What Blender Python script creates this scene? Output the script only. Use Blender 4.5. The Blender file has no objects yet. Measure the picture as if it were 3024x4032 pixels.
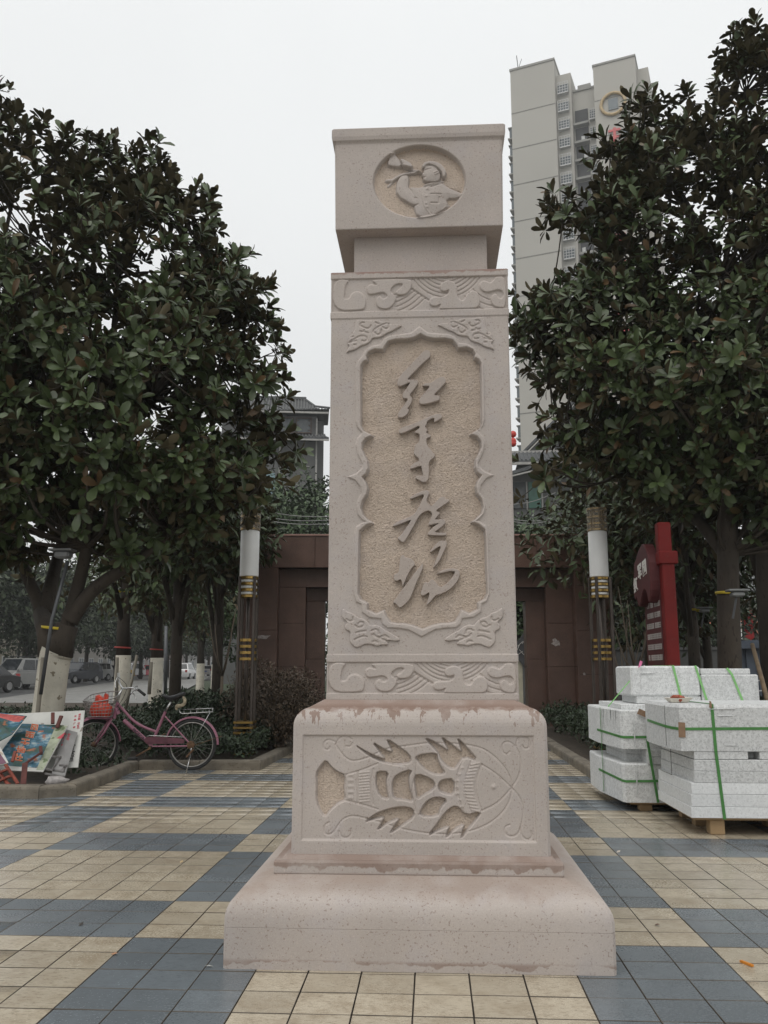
import bpy, bmesh, math, random
import numpy as np
from mathutils import Vector, Matrix
from mathutils.geometry import tessellate_polygon
random.seed(7); RNG = np.random.default_rng(7)
S = bpy.context.scene; COL = S.collection
R = math.radians
# ------------------------------------------------------------------ camera, sky, sun, exposure
PITCH, PSI = R(10.3046), R(3.1379)
CAM = np.array([.0772, -3.913, 1.108])
cd = bpy.data.cameras.new('camera'); cam = bpy.data.objects.new('camera', cd); COL.objects.link(cam)
cam.location = CAM; cam.rotation_euler = (R(90)+PITCH, 0, PSI)
cd.sensor_fit = 'VERTICAL'; cd.sensor_height = 36; cd.lens = 36*3453/4032; cd.clip_end = 3000; cd.clip_start = .05
S.camera = cam
W = bpy.data.worlds.new('World'); S.world = W; W.use_nodes = True
SUN_EL, SUN_AZ = 58, 200          # a thick overcast: the brightest part of the cloud is high, a little behind the camera
wn, wl = W.node_tree.nodes, W.node_tree.links
bg = wn['Background']; bg.inputs[1].default_value = .1
sky = wn.new('ShaderNodeTexSky'); sky.sky_type = 'NISHITA'; sky.sun_disc = False
sky.sun_elevation = R(SUN_EL); sky.sun_rotation = R(SUN_AZ); sky.dust_density = 6; sky.air_density = 1.5
tc = wn.new('ShaderNodeTexCoord'); sep = wn.new('ShaderNodeSeparateXYZ'); wl.new(tc.outputs['Generated'], sep.inputs[0])
mr = wn.new('ShaderNodeMapRange'); wl.new(sep.outputs[2], mr.inputs[0])
mr.inputs[1].default_value = 0; mr.inputs[2].default_value = 1; mr.inputs[3].default_value = 8.0; mr.inputs[4].default_value = 10.9
cn = wn.new('ShaderNodeTexNoise'); cn.inputs['Scale'].default_value = 1.6; cn.inputs['Detail'].default_value = 4
wl.new(tc.outputs['Generated'], cn.inputs[0])
cm = wn.new('ShaderNodeMapRange'); wl.new(cn.outputs[0], cm.inputs[0])
cm.inputs[1].default_value = .3; cm.inputs[2].default_value = .7; cm.inputs[3].default_value = .955; cm.inputs[4].default_value = 1.03
mu = wn.new('ShaderNodeMath'); mu.operation = 'MULTIPLY'; wl.new(mr.outputs[0], mu.inputs[0]); wl.new(cm.outputs[0], mu.inputs[1])
cl = wn.new('ShaderNodeVectorMath'); cl.operation = 'SCALE'; cl.inputs[0].default_value = (.985, 1, 1.0); wl.new(mu.outputs[0], cl.inputs['Scale'])
mx = wn.new('ShaderNodeMix'); mx.data_type = 'RGBA'; mx.inputs[0].default_value = .95   # cloud cover over the blue sky
wl.new(sky.outputs[0], mx.inputs[6]); wl.new(cl.outputs[0], mx.inputs[7]); wl.new(mx.outputs[2], bg.inputs[0])
sd = bpy.data.lights.new('sun', 'SUN'); sd.energy = 1.1; sd.angle = R(50); sd.color = (1, .97, .93)
sun = bpy.data.objects.new('sun', sd); COL.objects.link(sun)
az = R(SUN_AZ); dirv = Vector((math.sin(az)*math.cos(R(SUN_EL)), math.cos(az)*math.cos(R(SUN_EL)), math.sin(R(SUN_EL))))
sun.rotation_euler = dirv.to_track_quat('Z', 'Y').to_euler()
vs = S.view_settings; vs.view_transform = 'Standard'; vs.look = 'None'; vs.gamma = 1; vs.use_curve_mapping = False; vs.exposure = 0
S.render.engine = 'CYCLES'; S.cycles.use_denoising = True; S.cycles.max_bounces = 6; S.cycles.diffuse_bounces = 3
S.cycles.glossy_bounces = 2; S.cycles.transmission_bounces = 4; S.cycles.transparent_max_bounces = 6; S.cycles.volume_bounces = 0
# ------------------------------------------------------------------ reading places off the photograph
FPX, DSP = 3453., 3024/1659
_f0 = np.array([-math.sin(PSI), math.cos(PSI), 0]); _r = np.array([math.cos(PSI), math.sin(PSI), 0])
_f = _f0*math.cos(PITCH)+np.array([0, 0, math.sin(PITCH)]); _u = np.cross(_r, _f)
def ray(x, y): return (x*DSP-1512)/FPX*_r-(y*DSP-2016)/FPX*_u+_f
def at(x, y, Y):
    d = ray(x, y); return CAM+(Y-CAM[1])/d[1]*d
def gnd(x, y, z=0):
    d = ray(x, y); return CAM+(z-CAM[2])/d[2]*d
def dist(x, y, D):
    d = ray(x, y); return CAM+D/math.hypot(d[0], d[1])*d
def pix(p):
    v = np.asarray(p, float)-CAM; c = v@_f
    return (1512+FPX*(v@_r)/c)/DSP, (2016-FPX*(v@_u)/c)/DSP
def zoom(ox, oy, s, Y, pts):      # points of an enlarged crop -> (X, Z) on the vertical plane at Y
    return np.array([at((ox+x*s)/DSP, (oy+y*s)/DSP, Y)[[0, 2]] for x, y in pts])
# ------------------------------------------------------------------ objects
ORG = {}
def link(o, parent=None):
    COL.objects.link(o)
    if parent is not None: o.parent = parent
    return o
def tag(o, label=None, cat=None, group=None, kind=None):
    if label: o['label'] = label
    if cat: o['category'] = cat
    if group: o['group'] = group
    if kind: o['kind'] = kind
    return o
def thing(name, label, cat, loc=(0, 0, 0), group=None, rz=0):
    o = bpy.data.objects.new(name, None); o.empty_display_size = .1; o.location = loc; o.rotation_euler = (0, 0, rz)
    COL.objects.link(o); ORG[o.name] = np.array(loc, float)
    return tag(o, label, cat, group)
def mesh_obj(name, V, F, mat, parent=None, smooth=False, local=False, mi=None, auto=None):
    """V (n,3); F a list of faces or an (m,k) array. World coordinates unless local."""
    V = np.asarray(V, float)
    me = bpy.data.meshes.new(name)
    org = ORG.get(parent.name, np.zeros(3)) if parent is not None else np.zeros(3)
    if not local: V = V-org
    if isinstance(F, np.ndarray):
        k = F.shape[1]; me.vertices.add(len(V)); me.vertices.foreach_set('co', V.ravel())
        me.loops.add(F.size); me.loops.foreach_set('vertex_index', F.ravel().astype(np.int32))
        me.polygons.add(len(F)); me.polygons.foreach_set('loop_start', np.arange(0, F.size, k, dtype=np.int32))
        me.polygons.foreach_set('loop_total', np.full(len(F), k, dtype=np.int32))
        me.update(calc_edges=True); me.validate()
    else:
        me.from_pydata([tuple(v) for v in V], [], F)
    for m in (mat if isinstance(mat, (list, tuple)) else [mat]): me.materials.append(m)
    if mi is not None: me.polygons.foreach_set('material_index', np.asarray(mi, dtype=np.int32))
    if smooth: me.polygons.foreach_set('use_smooth', np.ones(len(me.polygons), dtype=bool))
    if auto: me.set_sharp_from_angle(angle=R(auto))
    o = bpy.data.objects.new(name, me); link(o, parent); ORG[o.name] = org
    return o
class MB:
    def __init__(s): s.v = []; s.f = []; s.m = []; s.mi = 0
    def add(s, V, F):
        n = len(s.v); s.v += [tuple(p) for p in V]; s.f += [tuple(i+n for i in f) for f in F]; s.m += [s.mi]*len(F)
        return s
    def box(s, x0, x1, y0, y1, z0, z1, b=0, rot=None, c=None):
        if b <= 0:
            V = [(x0,y0,z0),(x1,y0,z0),(x1,y1,z0),(x0,y1,z0),(x0,y0,z1),(x1,y0,z1),(x1,y1,z1),(x0,y1,z1)]
            F = [(0,3,2,1),(4,5,6,7),(0,1,5,4),(1,2,6,5),(2,3,7,6),(3,0,4,7)]
        else:
            V = []; F = []
            def ring(i, z): return [(x0+i+b,y0+i,z),(x1-i-b,y0+i,z),(x1-i,y0+i+b,z),(x1-i,y1-i-b,z),(x1-i-b,y1-i,z),(x0+i+b,y1-i,z),(x0+i,y1-i-b,z),(x0+i,y0+i+b,z)]
            for i, z in ((b, z0), (0, z0+b), (0, z1-b), (b, z1)): V += ring(i, z)
            F.append(tuple(range(7, -1, -1))); F.append(tuple(range(24, 32)))
            for k in range(3):
                for j in range(8): F.append((8*k+j, 8*k+(j+1) % 8, 8*k+8+(j+1) % 8, 8*k+8+j))
        if rot is not None:
            c = Vector(c if c is not None else ((x0+x1)/2, (y0+y1)/2, (z0+z1)/2))
            V = [rot @ (Vector(p)-c)+c for p in V]
        return s.add(V, F)
    def bar(s, p0, p1, w, t, up=(0, 0, 1), b=0):
        p0, p1 = Vector(p0), Vector(p1); d = p1-p0; L = d.length; d.normalize()
        x = d.cross(Vector(up)); x = x if x.length > 1e-4 else d.cross(Vector((1, 0, 0))); x.normalize(); y = d.cross(x)
        m = MB().box(-w/2, w/2, -t/2, t/2, 0, L, b)
        return s.add([p0+x*a+y*bb+d*c for a, bb, c in m.v], [tuple(reversed(f)) for f in m.f])
    def tube(s, pts, rad, n=8, cap=True, flat=1.0):
        pts = [Vector(p) for p in pts]; k = len(pts)
        rad = rad if hasattr(rad, '__len__') else [rad]*k
        if len(rad) != k: rad = np.interp(np.linspace(0, 1, k), np.linspace(0, 1, len(rad)), rad)
        V = []; F = []; px = None
        for i, p in enumerate(pts):
            d = (pts[min(i+1, k-1)]-pts[max(i-1, 0)]).normalized()
            if px is None:
                px = d.cross(Vector((0, 0, 1)));  px = px if px.length > 1e-3 else d.cross(Vector((1, 0, 0)))
            px = (px-d*px.dot(d)).normalized(); py = d.cross(px)
            for j in range(n):
                a = 2*math.pi*j/n; V.append(p+(px*math.cos(a)+py*math.sin(a)*flat)*rad[i])
        for i in range(k-1):
            for j in range(n): F.append((i*n+j, i*n+(j+1) % n, i*n+n+(j+1) % n, i*n+n+j))
        if cap: F.append(tuple(range(n-1, -1, -1))); F.append(tuple(range((k-1)*n, k*n)))
        return s.add(V, F)
    def lathe(s, prof, c=(0, 0, 0), n=20, axis='z', cap=True):
        V = []; F = []; c = Vector(c)
        for r, h in prof:
            for j in range(n):
                a = 2*math.pi*j/n; p = (r*math.cos(a), r*math.sin(a), h)
                if axis == 'y': p = (p[0], h, p[1])
                if axis == 'x': p = (h, p[0], p[1])
                V.append(c+Vector(p))
        for i in range(len(prof)-1):
            for j in range(n): F.append((i*n+j, i*n+(j+1) % n, i*n+n+(j+1) % n, i*n+n+j))
        if cap: F.append(tuple(range(n-1, -1, -1))); F.append(tuple(range((len(prof)-1)*n, len(prof)*n)))
        return s.add(V, F)
    def torus(s, c, rad, r, n=36, m=8, axis='y', a0=0, a1=2*math.pi, ry=None):
        full = abs(a1-a0) > 6.28; k = n if full else n+1; V = []; F = []
        for i in range(k):
            a = a0+(a1-a0)*i/n
            for j in range(m):
                b = 2*math.pi*j/m; q = rad+r*math.cos(b); h = (ry or r)*math.sin(b)
                p = {'y': (q*math.cos(a), h, q*math.sin(a)), 'z': (q*math.cos(a), q*math.sin(a), h), 'x': (h, q*math.cos(a), q*math.sin(a))}[axis]
                V.append((c[0]+p[0], c[1]+p[1], c[2]+p[2]))
        for i in range(n):
            for j in range(m):
                i2 = (i+1) % k; F.append((i*m+j, i2*m+j, i2*m+(j+1) % m, i*m+(j+1) % m))
        return s.add(V, F)
    def prism(s, poly, fn, d0, d1, bev=0):
        """poly: 2D outline; fn(u, v, d) -> 3D. Sides from depth d0 to d1, both ends closed; bev softens the d1 edge."""
        poly = [tuple(p) for p in poly]; n = len(poly)
        tri = tessellate_polygon([[Vector((a, b, 0)) for a, b in poly]])
        A = np.array(poly); rings = [(A, d0)]
        if bev:
            area = .5*np.sum(A[:, 0]*np.roll(A[:, 1], -1)-np.roll(A[:, 0], -1)*A[:, 1]); sg = 1 if area > 0 else -1
            e = np.roll(A, -1, 0)-A; e /= np.linalg.norm(e, axis=1)[:, None]+1e-9; nn = np.stack([-e[:, 1], e[:, 0]], 1)*sg
            q = nn+np.roll(nn, 1, 0); q /= np.linalg.norm(q, axis=1)[:, None]+1e-9
            rings += [(A, d1-(bev if d1 > d0 else -bev)), (A+q*bev*.8, d1)]
        else: rings.append((A, d1))
        V = []; F = []
        for P, d in rings: V += [fn(a, b, d) for a, b in P]
        for k in range(len(rings)-1):
            for i in range(n): F.append((k*n+i, k*n+(i+1) % n, (k+1)*n+(i+1) % n, (k+1)*n+i))
        m = (len(rings)-1)*n
        F += [tuple(t) for t in tri]+[tuple(i+m for i in reversed(t)) for t in tri]
        return s.add(V, F)
    def build(s, name, mat, parent=None, smooth=False, local=False, auto=None, fix=True):
        o = mesh_obj(name, s.v, s.f, mat, parent, smooth, local, s.m if any(s.m) else None)
        if fix:
            bm = bmesh.new(); bm.from_mesh(o.data); bmesh.ops.recalc_face_normals(bm, faces=bm.faces); bm.to_mesh(o.data); bm.free()
        if auto: o.data.set_sharp_from_angle(angle=R(auto))
        return o
def copy_tree(o, loc=None, rz=None, label=None, group=None):
    c = o.copy(); COL.objects.link(c)
    if loc is not None: c.location = loc
    if rz is not None: c.rotation_euler = (0, 0, rz)
    if label: c['label'] = label
    if group: c['group'] = group
    def kids(a, b):
        for ch in a.children:
            d = ch.copy(); COL.objects.link(d); d.parent = b; kids(ch, d)
    kids(o, c)
    return c
# ------------------------------------------------------------------ materials
def nodes(name):
    m = bpy.data.materials.new(name); m.use_nodes = True
    return m, m.node_tree.nodes, m.node_tree.links, m.node_tree.nodes['Principled BSDF']
def c4(c): return (c[0], c[1], c[2], 1)
def mixc(n, l, fac, a, b):
    x = n.new('ShaderNodeMix'); x.data_type = 'RGBA'
    for sock, v in ((x.inputs[0], fac), (x.inputs[6], a), (x.inputs[7], b)):
        if hasattr(v, 'is_linked'): l.new(v, sock)
        elif isinstance(v, (int, float)): sock.default_value = v
        else: sock.default_value = c4(v)
    return x.outputs[2]
def mathn(n, l, op, a, b=None, cl=False):
    x = n.new('ShaderNodeMath'); x.operation = op; x.use_clamp = cl
    for i, v in enumerate((a, b)):
        if v is None: continue
        if hasattr(v, 'is_linked'): l.new(v, x.inputs[i])
        else: x.inputs[i].default_value = v
    return x.outputs[0]
def rng(n, l, v, a, b, c=0, d=1, smooth=False):
    x = n.new('ShaderNodeMapRange'); x.interpolation_type = 'SMOOTHSTEP' if smooth else 'LINEAR'
    l.new(v, x.inputs[0])
    for i, q in zip((1, 2, 3, 4), (a, b, c, d)): x.inputs[i].default_value = q
    return x.outputs[0]
def noise(n, l, co, scale, detail=4, rough=.55, dim='3D', w=None):
    x = n.new('ShaderNodeTexNoise'); x.inputs['Scale'].default_value = scale; x.inputs['Detail'].default_value = detail
    x.inputs['Roughness'].default_value = rough
    if co is not None: l.new(co, x.inputs['Vector'])
    return x.outputs[0]
def coord(n, l, world=False, sc=None):
    if world: o = n.new('ShaderNodeNewGeometry').outputs['Position']
    else: o = n.new('ShaderNodeTexCoord').outputs['Object']
    if sc:
        mp = n.new('ShaderNodeMapping'); mp.inputs['Scale'].default_value = sc; l.new(o, mp.inputs[0]); o = mp.outputs[0]
    return o
def bumpn(n, l, bs, h, strength, dist=.01):
    b = n.new('ShaderNodeBump'); b.inputs['Strength'].default_value = strength; b.inputs['Distance'].default_value = dist
    l.new(h, b.inputs['Height']); l.new(b.outputs[0], bs.inputs['Normal'])
def mat(name, col, rough=.6, var=.18, sc=4, bump=0, bsc=40, metal=0, spec=.5, speck=None, coat=0, world=True, rvar=0, stretch=None):
    m, n, l, b = nodes(name); co = coord(n, l, world, stretch)
    k = noise(n, l, co, sc); f = rng(n, l, k, .3, .7)
    c = mixc(n, l, f, [v*(1-var) for v in col], [min(1, v*(1+var)) for v in col])
    if speck:
        for ssc, thr, scol in speck:
            q = noise(n, l, co, ssc, 2); c = mixc(n, l, rng(n, l, q, thr, thr+.04), c, scol)
    l.new(c, b.inputs['Base Color']); b.inputs['Roughness'].default_value = rough; b.inputs['Metallic'].default_value = metal
    b.inputs['Specular IOR Level'].default_value = spec; b.inputs['Coat Weight'].default_value = coat
    if rvar: l.new(rng(n, l, noise(n, l, co, sc*2.3), .3, .7, rough-rvar, rough+rvar), b.inputs['Roughness'])
    if bump: bumpn(n, l, b, noise(n, l, co, bsc, 4), bump)
    return m
# ------------------------------------------------------------------ stone of the monument
STONE = (.464, .415, .381)
def stone(name, col=STONE, stains=(), rough=.8, coarse=False, carved=False, sps=125, spa=.5):
    m, n, l, b = nodes(name); co = coord(n, l, True)
    c = mixc(n, l, rng(n, l, noise(n, l, co, 2.2, 5), .3, .7), [v*.9 for v in col], [v*1.09 for v in col])
    c = mixc(n, l, rng(n, l, noise(n, l, co, 9, 4), .5, .75, 0, .45), c, (col[0]*.92, col[1]*.96, col[2]*1.06))
    q = noise(n, l, co, 190, 3, .7); c = mixc(n, l, rng(n, l, q, .3, .7, 0, 1), mixc(n, l, .22, c, (.2, .15, .12)), c)
    big = rng(n, l, noise(n, l, co, 6, 2), .35, .7, .0, .035)
    sp = mathn(n, l, 'ADD', noise(n, l, co, sps, 2, .55), big)
    c = mixc(n, l, rng(n, l, sp, .635, .69, 0, spa), c, (.2, .14, .115))
    sp2 = noise(n, l, co, 140, 1, .5); c = mixc(n, l, rng(n, l, sp2, .68, .72, 0, .4), c, (.62, .53, .47))
    h = noise(n, l, co, 260 if not coarse else 120, 4, .7)
    pos = n.new('ShaderNodeNewGeometry').outputs['Position']; sp3 = n.new('ShaderNodeSeparateXYZ'); l.new(pos, sp3.inputs[0])
    X, Z = sp3.outputs[0], sp3.outputs[2]
    if carved:      # freshly cut edges and grooves are chalky
        pt = n.new('ShaderNodeNewGeometry').outputs['Pointiness']
        e = rng(n, l, mathn(n, l, 'ABSOLUTE', mathn(n, l, 'SUBTRACT', pt, .5)), .012, .10, 0, .5)
        c = mixc(n, l, e, c, (.63, .56, .51))
    for (z0, drop, fx, z1, amt, scol, soft) in stains:
        # a soaked patch that starts at height z1 and runs down to z0, with drips of length drop below it
        mp = n.new('ShaderNodeMapping'); mp.inputs['Scale'].default_value = (fx, fx*.6, fx*.2); l.new(pos, mp.inputs[0])
        d1 = rng(n, l, noise(n, l, mp.outputs[0], 1, 3, .6), .5, .76, 0, drop)
        edge = mathn(n, l, 'SUBTRACT', z0, d1)
        e2 = mathn(n, l, 'ADD', edge, rng(n, l, noise(n, l, co, 30, 2), .3, .7, -.006, .006))
        f = rng(n, l, mathn(n, l, 'SUBTRACT', Z, e2), 0, soft)
        f = mathn(n, l, 'MULTIPLY', f, rng(n, l, mathn(n, l, 'SUBTRACT', z1, Z), 0, .012))
        f = mathn(n, l, 'MULTIPLY', f, rng(n, l, noise(n, l, co, 7, 3), .3, .55, amt*.45, amt))
        c = mixc(n, l, f, c, scol)
    l.new(c, b.inputs['Base Color']); b.inputs['Roughness'].default_value = rough; b.inputs['Specular IOR Level'].default_value = .35
    bumpn(n, l, b, h, .35 if not coarse else .8, .004 if not coarse else .01)
    return m
WET = (.23, .158, .125)
M_st = stone('pink_stone')
M_base = stone('pink_stone_base', sps=112, spa=.56, stains=((.245, .045, 6, .33, .6, (.30, .225, .18), .05), (.03, .05, 3.2, .04, .7, WET, .004)))
M_slab = stone('pink_stone_slab', stains=((.336, .03, 12, .40, .8, WET, .006), (.300, 0, 10, .318, .7, (.25, .18, .15), .004)))
M_ped = stone('pink_stone_pedestal', stains=((.946, .03, 9, 1.1, .8, (.255, .175, .14), .01), (.956, .13, 30, .975, .85, WET, .005), (.30, 0, 10, .38, .6, (.27, .19, .155), .004)))
M_shaft = stone('pink_stone_shaft', stains=((.80, 0, 8, .994, .7, (.25, .18, .14), .004), (2.951, .012, 9, 3.2, .75, (.27, .16, .13), .004)))
M_char = stone('grey_inscription_stone', (.405, .352, .315))
M_pedc = stone('pink_stone_cut_pedestal', carved=True); M_cut = stone('pink_stone_cut', carved=True)
M_floor = stone('tan_pitted_stone', (.62, .515, .425), coarse=True, rough=.95)
# ------------------------------------------------------------------ carving tools: heights over an (X, Z) grid
def smooth_line(p, n=2, closed=False):
    p = np.asarray(p, float)
    for _ in range(n):
        if closed: a, b = p, np.roll(p, -1, 0)
        else: a, b = p[:-1], p[1:]
        q = np.empty((2*len(a), 2)); q[0::2] = a*.75+b*.25; q[1::2] = a*.25+b*.75
        p = q if closed else np.vstack([p[:1], q, p[-1:]])
    return p
def near(X, Z, pts, reach):
    return (X > pts[:, 0].min()-reach) & (X < pts[:, 0].max()+reach) & (Z > pts[:, 1].min()-reach) & (Z < pts[:, 1].max()+reach)
def seg_d(x, z, p, closed=False):
    d = np.full(x.shape, 1e9)
    q = np.vstack([p, p[:1]]) if closed else p
    for a, b in zip(q[:-1], q[1:]):
        e = b-a; L = e@e+1e-12; t = np.clip(((x-a[0])*e[0]+(z-a[1])*e[1])/L, 0, 1)
        d = np.minimum(d, (x-a[0]-t*e[0])**2+(z-a[1]-t*e[1])**2)
    return np.sqrt(d)
def inside(x, z, p):
    r = np.zeros(x.shape, bool); q = np.roll(p, -1, 0)
    for a, b in zip(p, q):
        c = ((a[1] > z) != (b[1] > z)) & (x < (b[0]-a[0])*(z-a[1])/(b[1]-a[1]+1e-12)+a[0]); r ^= c
    return r
def groove(H, X, Z, pts, w, depth, sm=2):
    p = smooth_line(pts, sm); m = near(X, Z, p, w*2)
    if m.any():
        d = seg_d(X[m], Z[m], p); H[m] += depth*np.clip(1-d/w, 0, 1)**.7
def plateau(H, X, Z, pts, h, bev, sm=1, mode='add', dome=0):
    p = smooth_line(pts, sm, True) if sm else np.asarray(pts); m = near(X, Z, p, bev)
    if not m.any(): return
    x, z = X[m], Z[m]; d = seg_d(x, z, p, True)*np.where(inside(x, z, p), 1, -1)
    t = np.clip(d/bev+.5, 0, 1); t = t*t*(3-2*t)
    v = h*t
    if dome: v = v+dome*np.clip(d/.06, 0, 1)**.6*t
    if mode == 'add': H[m] += v
    elif mode == 'set': H[m] = H[m]*(1-t)+h*t
    elif mode == 'max': H[m] = np.maximum(H[m], v)
    else: H[m] = np.minimum(H[m], v)
def grid(x0, x1, z0, z1, step):
    xs = np.linspace(x0, x1, int((x1-x0)/step)+1); zs = np.linspace(z0, z1, int((z1-z0)/step)+1)
    return np.meshgrid(xs, zs)
def relief(name, X, Z, H, Y, m, parent, keep=None, loose=False):
    nz, nx = X.shape; V = np.stack([X.ravel(), (Y-H).ravel(), Z.ravel()], 1)
    i = np.arange(nz*nx).reshape(nz, nx); F = np.stack([i[:-1, :-1], i[:-1, 1:], i[1:, 1:], i[1:, :-1]], -1)
    if keep is not None:
        q = [keep[:-1, :-1], keep[:-1, 1:], keep[1:, 1:], keep[1:, :-1]]; F = F[np.any(q, 0) if loose else np.all(q, 0)]
        u, inv = np.unique(F.ravel(), return_inverse=True); V = V[u]; F = inv.reshape(-1, 4)
    else: F = F.reshape(-1, 4)
    return mesh_obj(name, V, F, m, parent, smooth=True)
def sq_loft(mb, prof, xc, yc, b=.006, open_front=False):
    V = []; F = []
    for hw, z in prof:
        c = min(b, hw*.4)
        V += [(xc-hw+c, yc-hw, z), (xc+hw-c, yc-hw, z), (xc+hw, yc-hw+c, z), (xc+hw, yc+hw-c, z), (xc+hw-c, yc+hw, z), (xc-hw+c, yc+hw, z), (xc-hw, yc+hw-c, z), (xc-hw, yc-hw+c, z)]
    for k in range(len(prof)-1):
        for j in range(8):
            if open_front and j == 0: continue
            F.append((8*k+j, 8*k+(j+1) % 8, 8*k+8+(j+1) % 8, 8*k+8+j))
    F.append(tuple(range(7, -1, -1))); F.append(tuple(range(8*len(prof)-8, 8*len(prof))))
    return mb.add(V, F)
# ------------------------------------------------------------------ the monument
YC = .3612
mon = thing('stone_monument', 'tall pink stone monument with carved fish pedestal, red army inscription and bugler medallion', 'monument', (.03, YC, 0))
xb = .009
prof = [(.738, 0), (.7385, .03), (.739, .1455), (.7375, .147), (.739, .1485), (.7385, .18)]
for a in range(1, 10):
    t = a/9*math.pi/2*.92; prof.append((.63+.108*math.cos(t), .18+.1*math.sin(t)))
prof += [(.60, .2935), (.575, .31)]
sq_loft(MB(), prof, xb, YC, .012).build('base_block', M_base, mon, smooth=True, auto=32)
sq_loft(MB(), [(.572, .3), (.579, .312), (.58, .352), (.576, .36), (.553, .3605), (.541, .375), (.534, .376)], xb, YC, .006).build('plinth_slab', M_slab, mon, auto=25)
xp = .018; HWP = .5275
pp = [(HWP, .3745), (HWP, .885)]
for a in range(1, 8):
    t = a/7*math.pi/2*.86; pp.append((HWP-.075+.075*math.cos(t), .885+.075*math.sin(t)))
pp += [(.414, .988), (.3, .99)]
ped = sq_loft(MB(), pp, xp, YC, .012, True).build('pedestal', M_ped, mon, smooth=True, auto=32)
# front face of the pedestal with the engraved fish
YF = YC-HWP
def z6(p): return zoom(1150, 2850, .61483, YF, p)
X, Z = grid(xp-HWP+.012, xp+HWP-.012, .3745, .885, .0024); H = np.zeros(X.shape)
fr = np.array([(-.466, .43), (.488, .43), (.488, .845), (-.466, .845)])
plateau(H, X, Z, fr, -.008, .008, 0)
FISH_PITS = [
 [(215,232),(180,270),(150,320),(155,400),(150,470),(165,540),(205,605),(240,560),(290,515),(340,492),(330,420),(340,330),(290,310),(250,280)],
 [(390,130),(490,190),(600,235),(560,185),(510,115),(580,160),(645,190),(620,140),(605,95),(680,145),(755,200),(765,250),(700,262),(640,262),(570,245),(500,215)],
 [(780,205),(930,185),(935,230),(955,280),(985,320),(930,330),(870,310),(820,265)],
 [(845,85),(930,125),(1005,180),(980,130),(955,82),(1020,130),(1090,190),(1075,140),(1058,90),(1110,140),(1200,245),(1100,212),(1060,270),(1035,295),(990,275),(950,230),(935,185),(890,140)],
 [(545,305),(620,310),(600,370),(610,440),(620,490),(560,470),(535,400),(535,340)],
 [(640,370),(670,325),(770,290),(745,350),(755,420),(780,505),(720,490),(650,485),(640,430)],
 [(780,360),(800,320),(895,355),(920,395),(900,430),(840,460),(800,490),(790,430)],
 [(935,390),(960,360),(1040,352),(1040,460),(970,450),(940,430)],
 [(830,540),(870,490),(930,468),(1000,490),(950,540),(935,600),(810,595)],
 [(460,635),(530,580),(610,550),(700,532),(775,545),(785,600),(700,660),(620,712),(650,660),(690,605),(610,640),(540,690),(570,640),(590,600),(520,615)],
 [(865,725),(930,640),(980,570),(1030,530),(1070,535),(1110,590),(1215,562),(1180,620),(1120,690),(1080,745),(1090,690),(1105,645),(1040,680),(985,740),(990,700),(1010,658),(930,690)]]
FISH_LINES = [
 [(490,215),(560,180),(620,155),(750,140),(880,122),(1000,125),(1130,135),(1230,160),(1310,220),(1370,290),(1400,350),(1410,405)],
 [(480,610),(560,630),(640,655),(720,680),(870,705),(1010,710),(1130,695),(1240,655),(1320,600),(1380,530),(1405,460),(1410,415)],
 [(340,328),(440,300),(550,255)],[(340,492),(440,515),(550,550)],[(340,330),(340,492)],[(420,305),(420,510)],
 [(1215,262),(1310,320),(1400,405)],[(1215,560),(1320,510),(1405,415)],
 [(1215,262),(1180,350),(1175,420),(1190,490),(1215,560)],[(1110,212),(1070,280),(1055,380),(1060,470),(1110,590)],[(1150,235),(1115,330),(1105,420),(1120,500),(1150,570)],
 [(1410,405),(1450,350),(1470,270),(1460,200),(1430,140),(1380,110),(1345,130),(1345,180),(1375,200),(1395,180)],[(1435,140),(1440,100),(1475,80),(1520,100),(1525,150),(1490,165),(1475,140)],
 [(1410,415),(1460,470),(1485,550),(1475,640),(1450,710),(1400,730),(1360,700),(1365,660),(1395,650)],[(1460,670),(1470,720),(1510,750),(1540,725),(1530,690)],
 [(385,125),(370,150),(345,145)],[(280,130),(300,90),(340,75),(380,100)],[(270,115),(230,100),(200,120),(200,160),(230,170),(240,150)],[(275,130),(320,200),(370,240),(430,235),(490,215)],
 [(480,610),(400,590),(340,600),(300,640),(270,690),(240,715),(205,705),(205,650),(235,635)],[(300,690),(310,725),(350,735),(380,710),(375,675)],
 [(790,160),(800,300),(760,420),(790,560)],[(520,290),(500,400),(520,520)],[(640,260),(720,270)]]
pits = np.zeros(X.shape)
for q in FISH_PITS: plateau(pits, X, Z, z6(q), -.024, .008, 1, 'min')
H += pits
for q in FISH_LINES: groove(H, X, Z, z6(q), .0045, -.0042)
for k in range(11):
    y = 315+k*18.5; groove(H, X, Z, z6([(432, y), (492, y-6)]), .0045, .003, 0)
    if k % 2: groove(H, X, Z, z6([(365, y-6), (385, y-6)]), .008, .003, 0)
for k in range(15):
    a = k/14; y = 262+a*290; xo = 1148-45*math.sin(a*math.pi); groove(H, X, Z, z6([(xo, y), (xo+52, y-10+20*a)]), .0045, .0035, 0)
    if k % 2: xo -= 45; groove(H, X, Z, z6([(xo-8, y), (xo+2, y)]), .006, .003, 0)
eye = z6([(1290, 405)])[0]; H += .006*np.exp(-((X-eye[0])**2+(Z-eye[1])**2)/.008**2)
deep = pits < -.0225
relief('pedestal_face', X, Z, H, YF, M_pedc, ped, ~deep, True)
deep2 = pits < -.021
relief('fish_carving', X, Z, H+.0004+RNG.normal(0, .0011, X.shape)*(pits < -.0235), YF, M_floor, ped, deep2)
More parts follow.
